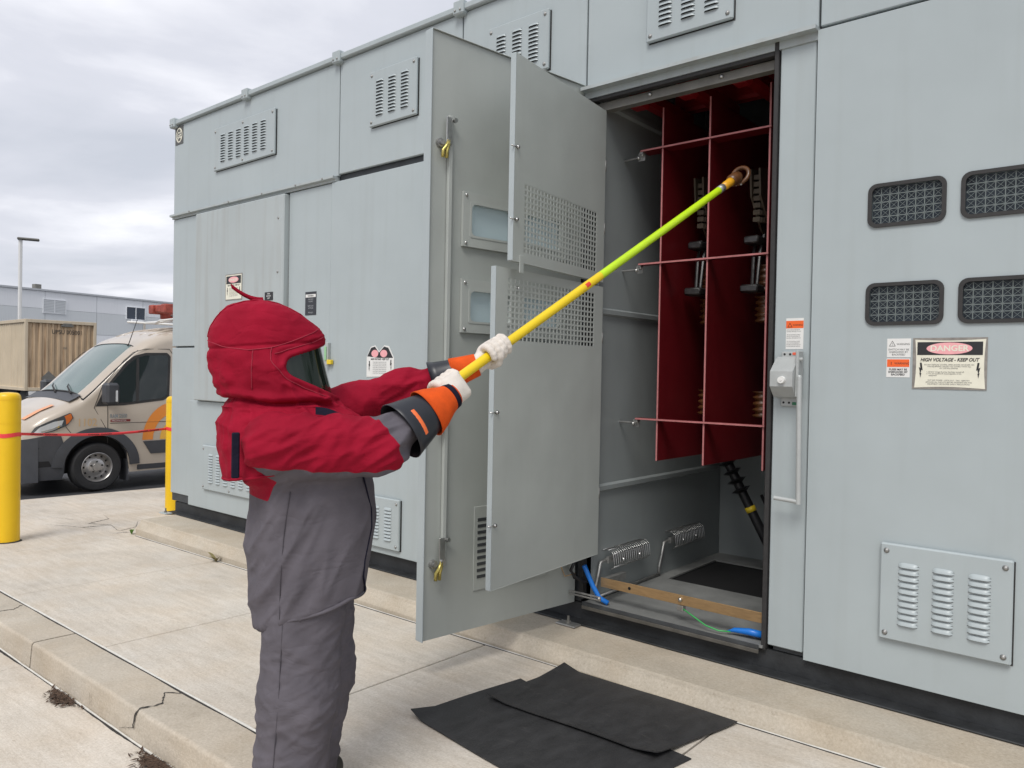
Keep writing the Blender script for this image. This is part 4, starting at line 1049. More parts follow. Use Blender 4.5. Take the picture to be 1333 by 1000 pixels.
def patch(name, poly, m, out, n=14, s=1, par=van, thick=.008):
    """polygon in (L,z) laid on the side"""
    L0, L1 = min(p[0] for p in poly), max(p[0] for p in poly); rows = []
    for i in range(n+1):
        L = L0+(L1-L0)*(i+1e-4)/n*(1-2e-4); zsx = []
        for (a, b), (c, d) in zip(poly, poly[1:]+poly[:1]):
            if (a-L)*(c-L) <= 0 and a != c: zsx.append(b+(d-b)*(L-a)/(c-a))
        z0, z1 = min(zsx), max(zsx)
        rows.append([vside(L, z0, -.03, s), vside(L, z0, out, s)]+[vside(L, z0+(z1-z0)*k/6, out, s) for k in range(1, 6)]+[vside(L, z1, out, s), vside(L, z1, -.03, s)])
    mb = MB(); mb.grid(rows)
    for rr in (rows[0], rows[-1]): mb.add(rr, [tuple(range(len(rr)))])
    return mb.build(name, m, par, angle=40)
for s in (1, -1):
    patch('window_surround', [(1.00,1.28),(1.14,1.56),(1.45,1.95),(1.58,2.06),(1.75,2.11),(2.09,2.12),(2.14,2.06),(2.12,1.42),(2.02,1.36),(1.40,1.29)], 'gasket', .004, 40, s)
    patch('window', [(1.08,1.34),(1.20,1.58),(1.48,1.92),(1.60,2.02),(1.76,2.07),(2.06,2.08),(2.10,2.04),(2.08,1.44),(1.98,1.39),(1.42,1.33)], 'van_glass', .007, 40, s)
    patch('window_bar', [(1.585,1.34),(1.60,2.02),(1.645,2.02),(1.63,1.34)], 'gasket', .010, 6, s)
    patch('bumper_side', [(.02,.22),(.02,.80),(.30,.86),(.52,.90),(.60,.62),(.57,.22)], 'plastic_dark', .012, 24, s)
    arcp = [(WCL+.62*math.cos(t), WR+.60*math.sin(t)) for t in np.linspace(math.pi*.98, 0.02, 26)]
    arci = [(WCL+.47*math.cos(t), WR+.48*math.sin(t)) for t in np.linspace(0.02, math.pi*.98, 26)]
    rows = []
    for (a, b), (c, d) in zip(arcp, arci[::-1]):
        rows.append([vside(a, b, -.02, s), vside(a, b, .018, s), vside((a+c)/2, (b+d)/2, .032, s), vside(c, d, .035, s), vside(c, d, -.10, s)])
    mb = MB(); mb.grid(rows); mb.build('wheel_arch', 'plastic_dark', van, angle=50)
    patch('side_moulding', [(1.72,.52),(1.70,.72),(2.9,.74),(2.9,.52)], 'plastic_dark', .016, 10, s)
    patch('sill', [(1.62,.28),(1.62,.36),(4.5,.36),(4.5,.28)], 'plastic_dark', .006, 10, s)
    # headlamp
    patch('headlamp', [(.16,.90),(.22,1.00),(.43,1.10),(.66,1.20),(.69,1.12),(.61,1.01),(.43,.93),(.26,.89)], 'lamp_dark', .014, 22, s)
    patch('headlamp_lens', [(.20,.915),(.26,.99),(.44,1.07),(.56,1.09),(.53,1.00),(.43,.945),(.28,.905)], 'lamp', .018, 16, s)
    patch('indicator', [(.57,1.145),(.655,1.185),(.675,1.12),(.63,1.05),(.59,1.02),(.60,1.08)], 'lamp_amber', .018, 12, s)
    patch('headlamp_trim', [(.28,.935),(.42,.97),(.54,1.03),(.55,1.01),(.42,.945),(.28,.915)], 'chrome', .021, 8, s)
    # graphic swoosh: broad arcs
    for r0, r1, m_ in ((.42, .60, 'van_orange'), (.14, .30, 'van_amber')):
        rows = []
        for t in np.linspace(math.pi, math.pi*.5, 22):
            rows.append([vside(2.24+.92*rr*math.cos(t), .74+rr*1.0*math.sin(t), .0035, s) for rr in np.linspace(r0, r1, 4)])
        for L in np.linspace(2.24, 3.6, 10)[1:]: rows.append([vside(L, .74+rr, .0035, s) for rr in np.linspace(r0, r1, 4)])
        mb = MB(); mb.grid(rows); mb.build('graphic', m_, van, smooth=True)
    # seams
    mb = MB(); mb.tube([vside(1.17, z, .0015, s) for z in np.linspace(.72, 1.32, 8)], .005, 5); mb.tube([vside(1.17, .9, .0015, s)]+[vside(L, z, .0015, s) for L, z in ((.98,1.26),(1.10,1.58),(1.42,1.98),(1.56,2.11),(1.74,2.17),(2.12,2.18),(2.19,2.08),(2.2,1.2),(2.2,.5))], .005, 5)
    mb.tube([vside(L, z, .0015, s) for L, z in ((.55,1.14),(.60,.98),(.66,.90))], .004, 5); mb.tube([vside(L, 1.02, .001, s) for L in np.linspace(1.2, 3.5, 12)], .004, 5)
    mb.build('panel_gap', 'gasket', van, smooth=True)
    # mirror
    q = V3(vside(1.20, 1.36, 0, s)); mb = MB(); mb.cbox(-.105, .105, -.12, .07, -.09, .23, .035, Matrix.Translation(Vector(q+V3((s*.24, -.06, .05))))); mb.tube([q+V3((0,-.02,.02)), q+V3((s*.16,-.05,.05))], [.07,.06], 8)
    mb.build('mirror', 'plastic_dark', van, angle=35)
    mb = MB(); c = q+V3((s*.24, -.205, .05)); mb.cbox(-.03, .06, -.0, .02, -.05, .12, .008, Matrix.Translation(Vector(c+V3((s*.085, .15, .0)))))
    mb.build('mirror_lamp', 'lamp', van)
# number and badge
tx = lambda L0, z0, out=.004: (lambda a, b: vside(L0+a, z0+b, out))
text('1102', .165, tx(.74, .99), 'van_number', van, align='LEFT', sx=.85, bold=.001)
text('RAM 2500', .085, tx(1.20, 1.10, .006), 'chrome', van, 'badge', align='LEFT', sx=.68, bold=.002)
patch('badge', [(1.21,1.04),(1.21,1.075),(1.50,1.075),(1.50,1.04)], 'van_red', .006, 4)
text('PROMASTER', .030, tx(1.225, 1.047, .008), 'white_paint', van, 'badge', align='LEFT', sx=1.3)
# nose: bumper, grille
def nose(z0, z1, out, m, name, w0=1., zn=8):
    rows = []
    for L, w in ((.26,.945),(.14,.875),(.06,.78),(.02,.68),(.0,.60)):
        rows.append([(VX+(w+out)*w0, VY+L-out, VZ+z) for z in np.linspace(z0, z1, zn)])
    rows += [[(VX-(a[0]-VX), a[1], a[2]) for a in r_] for r_ in rows[::-1]]
    mb = MB(); mb.grid(rows); return mb.build(name, m, van, smooth=True)
nose(.20, .80, .012, 'plastic_dark', 'bumper')
mb = MB(); mb.box(VX-.5, VX+.5, VY-.02, VY+.02, VZ+.5, VZ+.62); mb.build('grille', 'black', van)
patch('fog_recess', [(.10,.40),(.12,.50),(.40,.50),(.42,.42)], 'black', .014, 8); patch('intake', [(.03,.60),(.03,.70),(.26,.70),(.24,.60)], 'black', .014, 8)
# windscreen and wipers on the sloping front
rows = []
for L in np.linspace(.84, 1.66, 18):
    z = vtop(L); t = (L-.84)/.82; wf = vw(L, z-.16)-.035-.02*t
    nrm = V3((0, -.69, .72))*.006
    rows.append([V3((VX+wf*k, VY+L, VZ+z+.035*(1-(wf*k/(wf+.06))**2)-.085*abs(k)**5)) + nrm for k in np.linspace(-1, 1, 21)])
mb = MB(); mb.grid(rows); mb.build('windscreen', 'wind_glass', van, smooth=True)
mb = MB()
for k in (-1, 1): mb.tube([r_[0 if k < 0 else -1] for r_ in rows], .012, 6)
mb.tube(rows[0], .014, 6); mb.tube(rows[-1], .010, 6); mb.build('windscreen_seal', 'gasket', van, smooth=True)
for k0, k1 in ((.78, .15), (.02, -.6)):
    a = V3((VX+k0*.8, VY+.79, VZ+1.47)); b = V3((VX+k1*.8, VY+.94, VZ+1.60)); mb = MB(); mb.tube([a, (a+b)/2+V3((0,-.03,.03)), b], [.016,.012,.006], 6); mb.build('wiper', 'gasket', van, smooth=True)
mb = MB(); mb.grid([[(VX+k*.90, VY+L, VZ+vtop(L)+.030*(1-k*k)+.006) for k in np.linspace(-1, 1, 9)] for L in (.66, .74, .83)]); mb.build('cowl', 'plastic_dark', van, smooth=True)
mb = MB(); mb.grid([[(VX+(.50+.16*k)+.10*t, VY+.16+.36*t, VZ+vtop(.16+.36*t)+.012+.008) for k in np.linspace(0, 1, 3)] for t in np.linspace(0, 1, 8)]); mb.build('graphic', 'van_orange', van, smooth=True)
# wheels
def wheel(L, s):
    c = V3((VX+s*.90, VY+L, VZ+WR)); n = 40
    def lathe(prof): return [[(c[0]+s*x, c[1]+r*math.cos(2*math.pi*j/n), c[2]+r*math.sin(2*math.pi*j/n)) for j in range(n)] for r, x in prof]
    mb = MB(); mb.grid(lathe([(.22,-.11),(.33,-.115),(WR-.012,-.10),(WR,-.07),(WR,.07),(WR-.012,.10),(.335,.118),(.27,.120),(.225,.105),(.215,.08)]), wrap_v=True); w = mb.build('wheel', 'tyre', van, angle=40)
    mb = MB(); mb.grid(lathe([(.222,.108),(.216,.112),(.205,.10),(.198,.06),(.185,.035),(.150,.05),(.125,.075),(.110,.085),(.06,.088),(.055,.098),(.0005,.100)]), wrap_v=True); mb.build('rim', 'rim', w, angle=40)
    for k in range(12):
        a = 2*math.pi*k/12; p = c+V3((s*.041, .166*math.cos(a), .166*math.sin(a))); mb = MB(); mb.cyl(p, p+V3((s*.006,0,0)), .017, .017, 10); mb.build('vent_hole', 'black', w)
    for k in range(5):
        a = 2*math.pi*k/5+.3; p = c+V3((s*.086, .082*math.cos(a), .082*math.sin(a))); mb = MB(); mb.cyl(p, p+V3((s*.016,0,0)), .015, .013, 6); mb.build('lug_nut', 'gasket', w)
for L in (WCL, 5.05):
    for s in (1, -1): wheel(L, s)
mb = MB(); mb.cbox(VX+.72, VX+1.0, VY+WCL+.44, VY+WCL+.46, VZ+.12, VZ+.45, .004); mb.build('mud_flap', 'plastic_dark', van)
# antenna, roof ribs, rack
mb = MB(); a = V3((VX+.62, VY+1.62, VZ+2.22)); mb.tube([a, a+V3((0,.02,.03)), a+V3((-.02,.20,.55))], [.014,.007,.003], 6); mb.build('antenna', 'black', van, smooth=True)
for k in np.linspace(-.6, .6, 5):
    mb = MB(); mb.tube([(VX+k, VY+L, VZ+vtop(L)+.036*(1-k*k)) for L in np.linspace(1.95, 5.7, 14)], [.004]+[.022]*12+[.004], 8); mb.build('roof_rib', 'van_paint', van, smooth=True)
mb = MB()
for L in (2.55, 4.2, 5.4):
    mb.tube([(VX-.85, VY+L, VZ+2.52), (VX-.85, VY+L, VZ+2.68), (VX+.85, VY+L, VZ+2.68), (VX+.85, VY+L, VZ+2.52)], .022, 8)
for k in (-.85, .85): mb.tube([(VX+k, VY+2.25, VZ+2.68), (VX+k, VY+5.6, VZ+2.68)], .02, 8)
for q in (-.1, .25): mb.tube([(VX+.85, VY+2.25, VZ+2.68), (VX+.55, VY+2.20+q*.3, VZ+2.66), (VX+.2, VY+2.24, VZ+2.62)], .014, 6)
mb.build('roof_rack', 'white_paint', van, smooth=True)
# ladder with red ends lying on the rack
mat('ladder_red', (.33, .065, .045), .6, var=.45, vscale=9)
ld = thing('ladder', 'red ladder with pale rungs lying on the roof rack of the van', 'ladder', (VX+.4, VY+4, VZ+2.7))
for k in (.22, .66):
    mb = MB(); mb.cbox(VX+k-.04, VX+k+.04, VY+2.34, VY+5.8, VZ+2.703, VZ+2.84, .012); mb.build('rail', 'ladder_red', ld)
    mb = MB(); mb.cbox(VX+k-.075, VX+k+.075, VY+2.16, VY+2.42, VZ+2.78, VZ+2.93, .015); mb.build('foot', 'ladder_red', ld)
for i in range(12):
    mb = MB(); mb.cyl((VX+.26, VY+2.5+.28*i, VZ+2.77), (VX+.62, VY+2.5+.28*i, VZ+2.77), .018, .018, 8); mb.build('rung', 'steel_dull', ld)
mb = MB(); mb.cbox(VX+.30, VX+.58, VY+2.2, VY+2.34, VZ+2.80, VZ+2.93, .02); mb.build('brace', 'ladder_red', ld)

# ================================================================== FREIGHT CONTAINER ON A CHASSIS
mat('box_tan', (.50, .37, .235), .6, var=.30, vscale=1.6, streak=1.0, dirt=(.14, .06, .025), stretch=(1, 1, .4), bump=.05, bscale=30)
mat('box_tan_clean', (.58, .49, .36), .6, var=.08, vscale=1.0, streak=.25, dirt=(.30, .2, .11))
Cc = V3((-31.55, 5.88)); eN = V3((.766, .643)); eL = V3((-.643, .766))     # end runs along eN to the right, length runs back-left
ang = R(39); eN = V3((math.cos(ang), math.sin(ang))); eL = V3((-math.sin(ang), math.cos(ang)))
# turned so that the end faces the camera a little and the long side recedes to the left
eL = V3((-.9998, .02)); eN = V3((.02, .9998)); CW, CL, CZ0, CZ1 = 2.44, 6.06, .72, 3.34
def CF(a, b, z): q = Cc+eN*a+eL*b; return (q[0], q[1], z)
ctn = thing('freight_container', 'tan corrugated freight container streaked with rust on a trailer chassis', 'container', (*(Cc+eN*CW/2+eL*CL/2), CZ0))
def corrug(fr, W, z0, z1, n, d, name, m):
    P = []; x = 0; prof = []
    for i in range(n):
        u = i/n*W; w = W/n; prof += [(u, 0), (u+w*.30, 0), (u+w*.45, d), (u+w*.85, d)]
    prof.append((W, 0))
    mb = MB(); mb.grid([[fr(a, h, z) for a, h in prof] for z in (z0, z1)]); return mb.build(name, m, ctn, recalc=False)
corrug(lambda a, h, z: CF(.08+a, .05+h, z), CW-.16, CZ0+.12, CZ1-.12, 11, .045, 'end_panel', 'box_tan')
corrug(lambda a, h, z: CF(.04+h, .08+a, z), CL-.16, CZ0+.12, CZ1-.12, 26, .035, 'side_panel', 'box_tan_clean')
corrug(lambda a, h, z: CF(CW-.04-h, .08+a, z), CL-.16, CZ0+.12, CZ1-.12, 26, .035, 'side_panel', 'box_tan_clean')
mb = MB(); mb.add([CF(.02,.02,CZ1-.02), CF(CW-.02,.02,CZ1-.02), CF(CW-.02,CL-.02,CZ1-.02), CF(.02,CL-.02,CZ1-.02), CF(.05,.1,CZ0+.1), CF(CW-.05,.1,CZ0+.1), CF(CW-.05,CL-.05,CZ0+.1), CF(.05,CL-.05,CZ0+.1)], [(0,1,2,3),(4,5,6,7),(2,3,7,6)]); mb.build('roof', 'box_tan_clean', ctn)
Mc = Matrix(((eN[0], eL[0], 0, Cc[0]), (eN[1], eL[1], 0, Cc[1]), (0,0,1,0), (0,0,0,1)))
for a in (0, CW-.1):
    for b in (0, CL-.1):
        mb = MB(); mb.cbox(a, a+.1, b, b+.1, CZ0, CZ1, .01, Mc); mb.build('corner_post', 'box_tan_clean', ctn)
for z in (CZ0, CZ1-.12):
    for b in (0, CL-.08): mb = MB(); mb.cbox(.101, CW-.101, b, b+.08, z, z+.12, .008, Mc); mb.build('rail', 'box_tan_clean', ctn)
    for a in (0, CW-.08): mb = MB(); mb.cbox(a, a+.08, .101, CL-.101, z, z+.12, .008, Mc); mb.build('rail', 'box_tan_clean', ctn)
text('UPSU 005001', .225, lambda a, b: CF(1.42+a, .043, CZ1-.50+b), 'ink', ctn, align='CENTER', sx=.80, bold=.0015, spacing=1.05)
mb = MB(); mb.cbox(1.20, 1.62, -.012, .04, CZ1-.22, CZ1-.15, .006, Mc); mb.cbox(1.26, 1.56, -.014, .04, CZ1-.15, CZ1-.09, .006, Mc); mb.build('vent_hood', 'frame_brown', ctn)
mb = MB(); mb.prism([(.55, 1.2), (.80, 1.45), (1.05, 1.2), (.80, .95)], .036, .043, lambda a, b, h: CF(a, h, b)); mb.build('placard', 'frame_brown', ctn)
text('BA', .12, lambda a, b: CF(1.35+a, .043, 2.28+b), 'frame_brown', ctn, sx=.9)
trl = thing('trailer_chassis', 'dark skeletal trailer chassis under the tan freight container', 'trailer', (*(Cc+eN*CW/2+eL*CL/2), VZ))
mb = MB()
for a in (.45, CW-.65): mb.cbox(a, a+.2, -.6, CL+.4, .44, .69, .01, Mc)
for b in (-.3, 2, 4, 6): mb.cbox(.651, CW-.651, b, b+.12, .50, .68, .01, Mc)
mb.build('frame', 'skid', trl)
mb = MB(); mb.cbox(.1, CW-.1, -.02, .12, .56, .70, .01, Mc); mb.build('bolster', 'skid', trl)
mb = MB(); mb.cbox(.12, .42, -.04, -.022, .56, .70, .004, Mc); mb.build('reflector', 'white_paint', trl)
for b in (.7, 1.8, 5.0):
    for a in (.15, CW-.45):
        p = V3(CF(a, b, VZ+.5)); q = V3(CF(a+.3, b, VZ+.5)); mb = MB(); mb.tube([p, p+(q-p)*.1, p+(q-p)*.9, q], [.44,.5,.5,.44], 28); mb.build('wheel', 'tyre', trl, angle=40)

# ================================================================== FAR WAREHOUSE, LIGHT POLE
mat('shed_white', (.84, .86, .88), .6, var=.04, vscale=.15, streak=.10, dirt=(.4, .4, .4)); mat('shed_grey', (.68, .71, .72), .6, var=.04, vscale=.15, streak=.12, dirt=(.33, .34, .34)); mat('shed_trim', (.52, .54, .56), .5); mat('far_glass', (.035, .05, .075), .15)
pA = V3((-72.0, 16.8)); pB = V3((-74.0, 29.6)); wd = (pB-pA)
# wall direction: recedes to the right
def ray2(k): return V3((0, -4.13))+k
A0 = V3((0, -4.13))+V3((-1.155, .337))*62; B0 = V3((0, -4.13))+V3((-1.01, .459))*73.5
wd = (B0-A0)/np.linalg.norm(B0-A0); wn = V3((wd[1], -wd[0]))
if wn@(V3((0,-4.13))-A0) < 0: wn = -wn
HW_ = 8.03
def WF(s, z, h): q = A0+wd*s+wn*h; return (q[0], q[1], z)
shed = thing('warehouse', 'far white and grey metal warehouse with flat roof edge behind the container', 'building', (*A0, VZ))
def wbox(name, s0, s1, z0, z1, h0, h1, m, par=None):
    mb = MB(); mb.prism([(s0,z0),(s1,z0),(s1,z1),(s0,z1)], h0, h1, WF); return mb.build(name, m, par or shed)
S0, S1 = -1.0, 70
wbox('wall', S0, S1, VZ, HW_-.3, -30, -.1, 'shed_grey')
# cladding panels: joints every 6.2 m
sj = list(np.arange(S0, S1, 4.6))
for a, b in zip(sj[:-1], sj[1:]):
    wbox('cladding_upper', a+.02, b-.02, HW_-1.62, HW_-.16, -.098, .02, 'shed_white')
    wbox('cladding_middle', a+.02, b-.02, HW_-3.6, HW_-1.64, -.098, .03, 'shed_grey')
    wbox('cladding_lower', a+.02, b-.02, VZ, HW_-3.62, -.098, .02, 'shed_white')
wbox('roof_trim', S0-.2, S1, HW_-.15, HW_, -30.2, .15, 'shed_trim')
wbox('corner_trim', S0-.25, S0+.25, VZ, HW_-.16, -.5, .14, 'shed_white')
for s, m_ in ((3.45, 'shed_trim'), (11.1, 'far_glass')):
    for k in range(2):
        w = wbox('window' if m_ == 'far_glass' else 'louvre_panel', s+k*.98, s+k*.98+.9, HW_-1.95, HW_-.85, .025, .06, m_)
        mb = MB(); mb.ring([(s+k*.98-.05,HW_-2.0),(s+k*.98+.95,HW_-2.0),(s+k*.98+.95,HW_-.80),(s+k*.98-.05,HW_-.80)], [(s+k*.98,HW_-1.95),(s+k*.98+.9,HW_-1.95),(s+k*.98+.9,HW_-.85),(s+k*.98,HW_-.85)], .025, .10, WF); mb.build('frame', 'shed_white', w)
        if m_ == 'shed_trim':
            for j in range(8):
                mb = MB(); mb.prism([(s+k*.98+.02,HW_-1.92+j*.132),(s+k*.98+.88,HW_-1.92+j*.132),(s+k*.98+.88,HW_-1.84+j*.132),(s+k*.98+.02,HW_-1.84+j*.132)], .061, .085, WF); mb.build('slat', 'shed_grey', w)
wbox('ledge', 11.5, 12.7, HW_-2.15, HW_-2.02, .03, .3, 'shed_white')
wbox('roof_vent', 3.2, 3.7, HW_+.001, HW_+.45, -1.2, -.7, 'frame_brown')
pl = thing('light_pole', 'tall pale light pole with a flat lamp head before the far warehouse', 'lamp post', (-46.05, 10.23, VZ))
px, py = -46.05, 10.23
mb = MB(); mb.cbox(px-.08, px+.08, py-.08, py+.08, VZ, 8.28, .03); mb.build('pole', 'white_paint', pl)
q = V3((px, py)); dirp = V3((.35, .94)); 
mb = MB(); mb.cbox(-.15, .85, -.19, .19, 8.22, 8.34, .04, Matrix(((dirp[0], -dirp[1], 0, px), (dirp[1], dirp[0], 0, py), (0,0,1,0), (0,0,0,1)))); mb.build('lamp_head', 'frame_brown', pl)
# ================================================================== PERSON IN ARC-FLASH SUIT, HOT STICK
PBx, PBy, TH = -2.54, -2.35, R(27)
hd_, lf_ = V3((math.sin(TH), math.cos(TH))), V3((-math.cos(TH), math.sin(TH)))
def to_loc(q): d = V3(q[:2])-V3((PBx, PBy)); return V3((d@hd_, d@lf_, q[2]))
def to_wld(q): w = V3((PBx, PBy))+hd_*q[0]+lf_*q[1]; return V3((w[0], w[1], q[2]))
SA, SB = V3((-2.188, -1.855, 1.682)), V3((-1.914, .097, 2.839))      # hot stick axis, world
def cloth(name, c0, c1=None, attr=None, rough=.8):
    m = bpy.data.materials.new(name); m.use_nodes = True; MATS[name] = m
    nt = m.node_tree; N = nt.nodes; L = nt.links; b = N['Principled BSDF']; b.inputs['Roughness'].default_value = rough; b.inputs['Specular IOR Level'].default_value = .12
    tc = N.new('ShaderNodeTexCoord')
    n = N.new('ShaderNodeTexNoise'); n.inputs['Scale'].default_value = 9; n.inputs['Detail'].default_value = 6; L.new(tc.outputs['Object'], n.inputs['Vector'])
    def ramp(c):
        r = N.new('ShaderNodeValToRGB'); L.new(n.outputs[0], r.inputs[0]); e = r.color_ramp.elements
        e[0].position = .3; e[0].color = tuple(x*.84 for x in c)+(1,); e[1].position = .72; e[1].color = tuple(min(1, x*1.12) for x in c)+(1,); return r.outputs[0]
    o = ramp(c0)
    if c1:
        at = N.new('ShaderNodeAttribute'); at.attribute_name = attr
        gt = N.new('ShaderNodeMath'); gt.operation = 'GREATER_THAN'; gt.inputs[1].default_value = 0; L.new(at.outputs['Fac'], gt.inputs[0])
        mx = N.new('ShaderNodeMixRGB'); L.new(gt.outputs[0], mx.inputs[0]); L.new(ramp(c1), mx.inputs[1]); L.new(o, mx.inputs[2]); o = mx.outputs[0]
    L.new(o, b.inputs['Base Color'])
    w = N.new('ShaderNodeTexNoise'); w.inputs['Scale'].default_value = 420; w.inputs['Detail'].default_value = 2; L.new(tc.outputs['Object'], w.inputs['Vector'])
    w2 = N.new('ShaderNodeTexNoise'); w2.inputs['Scale'].default_value = 8; w2.inputs['Detail'].default_value = 3; w2.inputs['Distortion'].default_value = .5
    mp = N.new('ShaderNodeMapping'); mp.inputs['Rotation'].default_value = (0, .55, 0); mp.inputs['Scale'].default_value = (.55, 1, 1.25); L.new(tc.outputs['Object'], mp.inputs[0]); L.new(mp.outputs[0], w2.inputs['Vector'])
    m1 = N.new('ShaderNodeMath'); m1.operation = 'MULTIPLY_ADD'; m1.inputs[1].default_value = 2; m1.inputs[2].default_value = -1; L.new(w2.outputs[0], m1.inputs[0])
    m2 = N.new('ShaderNodeMath'); m2.operation = 'ABSOLUTE'; L.new(m1.outputs[0], m2.inputs[0])
    m3 = N.new('ShaderNodeMath'); m3.operation = 'POWER'; m3.inputs[1].default_value = .75; L.new(m2.outputs[0], m3.inputs[0]); w2 = m3
    b1 = N.new('ShaderNodeBump'); b1.inputs['Strength'].default_value = .16; b1.inputs['Distance'].default_value = .002; L.new(w.outputs[0], b1.inputs['Height'])
    b2 = N.new('ShaderNodeBump'); b2.inputs['Strength'].default_value = .38; b2.inputs['Distance'].default_value = .012; L.new(w2.outputs[0], b2.inputs['Height']); L.new(b1.outputs[0], b2.inputs['Normal'])
    L.new(b2.outputs[0], b.inputs['Normal'])
RED, GREY = (.285, .006, .024), (.115, .106, .122)
cloth('suit', RED, GREY, 'red'); cloth('suit_red', RED); cloth('suit_grey', GREY); cloth('suit_seam', (.36, .04, .065)); cloth('suit_seam_grey', (.085, .078, .09)); cloth('navy', (.012, .012, .025))
mat('leather_white', (.66, .61, .55), .7, var=.10, vscale=22, bump=.25, bscale=260, spec=.25); mat('leather_orange', (.66, .085, .010), .78, var=.14, vscale=18, bump=.35, bscale=300, spec=.2)
mat('rubber_black', (.016, .018, .024), .38, spec=.5); mat('label_orange', (.80, .16, .04), .45)
mat('visor', (.010, .018, .013), .07, spec=.45); mat('skin_inner', (.05, .05, .055), .8); mat('boot', (.03, .026, .022), .6, bump=.1, bscale=80)
per = thing('person', 'person in red and grey arc flash suit and hood reaching with a hot stick', 'person', (PBx, PBy, 0))
per.rotation_euler = (0, 0, math.pi/2-TH); OFF[per.name] = (0, 0, 0)
ss = lambda t: np.clip(t, 0, 1)**2*(3-2*np.clip(t, 0, 1))
ridge = lambda n: 1-np.abs(2*n-1)
s_ax = to_loc(SB)-to_loc(SA); SL = np.linalg.norm(s_ax); s_ax /= SL
hR = to_loc(SA+(SB-SA)*-.035); hL = to_loc(SA+(SB-SA)*.100)
camd = V3((-.31, -.95, 0)); pv = camd-s_ax*(camd@s_ax); pv /= np.linalg.norm(pv); qv = np.cross(s_ax, pv); qv = qv if qv[2] > 0 else -qv
# joints
shR, elR = V3((-.12, -.225, 1.425)), V3((.222, -.27, 1.418))
wrR = hR-s_ax*.060+pv*.050-qv*.040
shL, elL = V3((.06, .18, 1.50)), V3((.40, .10, 1.612))
wrL = hL-s_ax*.105-pv*.045
# ---- jacket
TR = np.array([(.55,-.165,.216,.25),(.70,-.172,.22,.25),(.83,-.186,.226,.25),(.9,-.195,.240,.248),(1.0,-.202,.255,.245),(1.12,-.200,.265,.245),(1.25,-.198,.258,.243),(1.33,-.225,.235,.24),(1.40,-.28,.20,.24),(1.47,-.285,.14,.21),(1.53,-.25,.05,.14),(1.58,-.22,-.02,.08)])
def torso(P, off=0.):
    x, y, z = P[...,0], P[...,1], P[...,2]
    b = np.interp(z, TR[:,0], TR[:,1]); f = np.interp(z, TR[:,0], TR[:,2]); w = np.interp(z, TR[:,0], TR[:,3])
    uc, a = (b+f)/2, (f-b)/2
    r = (np.abs((x-uc)/a)**2.3+np.abs(y/w)**2.3)**(1/2.3)
    return (r-1)*np.minimum(a, w)-off
def hem(x, y): return np.interp(x, [-.21,-.15,-.08,.04,.14,.24], [.695,.745,.79,.815,.845,.838])
enR = wrR+(elR-wrR)/np.linalg.norm(elR-wrR)*.130; enL = wrL+(elL-wrL)/np.linalg.norm(elL-wrL)*.15
def armR(P): return smin(cone(P, shR, elR, .112, .092), cone(P, elR, enR, .084, .050), .05)
def armL(P): return smin(cone(P, shL, elL, .105, .074), cone(P, elL, enL, .068, .044), .05)
def jacket(P):
    t = torso(P); t = np.maximum(t, hem(P[...,0], P[...,1])-P[...,2]); t = np.maximum(t, P[...,2]-1.55)
    return smin(smin(t, armR(P), .07), armL(P), .06)
v, q = nets(jacket, (-.36, -.46, .62), (.86, .38, 1.90), .0085)
v = relax(v, q, 2); n = vnormals(v, q)
def segt(P, a, b): d = b-a; return np.clip(((P-a)@d)/(d@d), 0, 1)
aR, aL, tt = armR(v), armL(v), torso(v)
isR = (aR < tt-.012) & (aR <= aL); isL = (aL < tt-.012) & (aL < aR)
dU = cone(v, shR, elR, .112, .092); dF = cone(v, elR, enR, .086, .060); tU = segt(v, shR, elR); tF = segt(v, elR, wrR)
# folds
wtor = ss((tt*-1+.03)/.05)
bk = .45+.75*ss((.10-v[:,0])/.25)
f1 = ridge(fbm(np.stack([(v[:,0]-.35*v[:,2])*10, v[:,1]*3, v[:,2]*2.4], 1)+3.1, 2))
disp = .026*(f1**2-.35)*bk
f1b = ridge(fbm(np.stack([(v[:,0]-.5*v[:,2])*22, v[:,1]*6, v[:,2]*5], 1)+8.4, 2)); disp += .011*(f1b**2-.35)*ss((v[:,0]*-1+.12)/.2)
dirR = (elR-shR)/np.linalg.norm(elR-shR)
aa = (v-shR)@dirR
f2 = ridge(fbm(np.stack([(v[:,2]-.45*aa)*14, v[:,1]*4, (aa+.4*v[:,2])*4], 1)+1.7, 2)); f2b = ridge(fbm(np.stack([(v[:,2]-.6*aa)*28, v[:,1]*9, (aa+.4*v[:,2])*8], 1), 2))
dR = .026*(f2**2-.35)+.011*(f2b**2-.35)
bb = (v-shL)@((elL-shL)/np.linalg.norm(elL-shL)); dL = .020*(ridge(fbm(np.stack([bb*16, v[:,1]*6+bb*4, v[:,2]*8], 1)+5, 2))**2-.35)
mR = ss((tt-aR+.02)/.06); mL = ss((tt-aL+.02)/.06)
disp = disp*(1-mR)*(1-mL)+dR*mR+dL*mL*(1-mR)
v2 = v+n*disp[:, None]
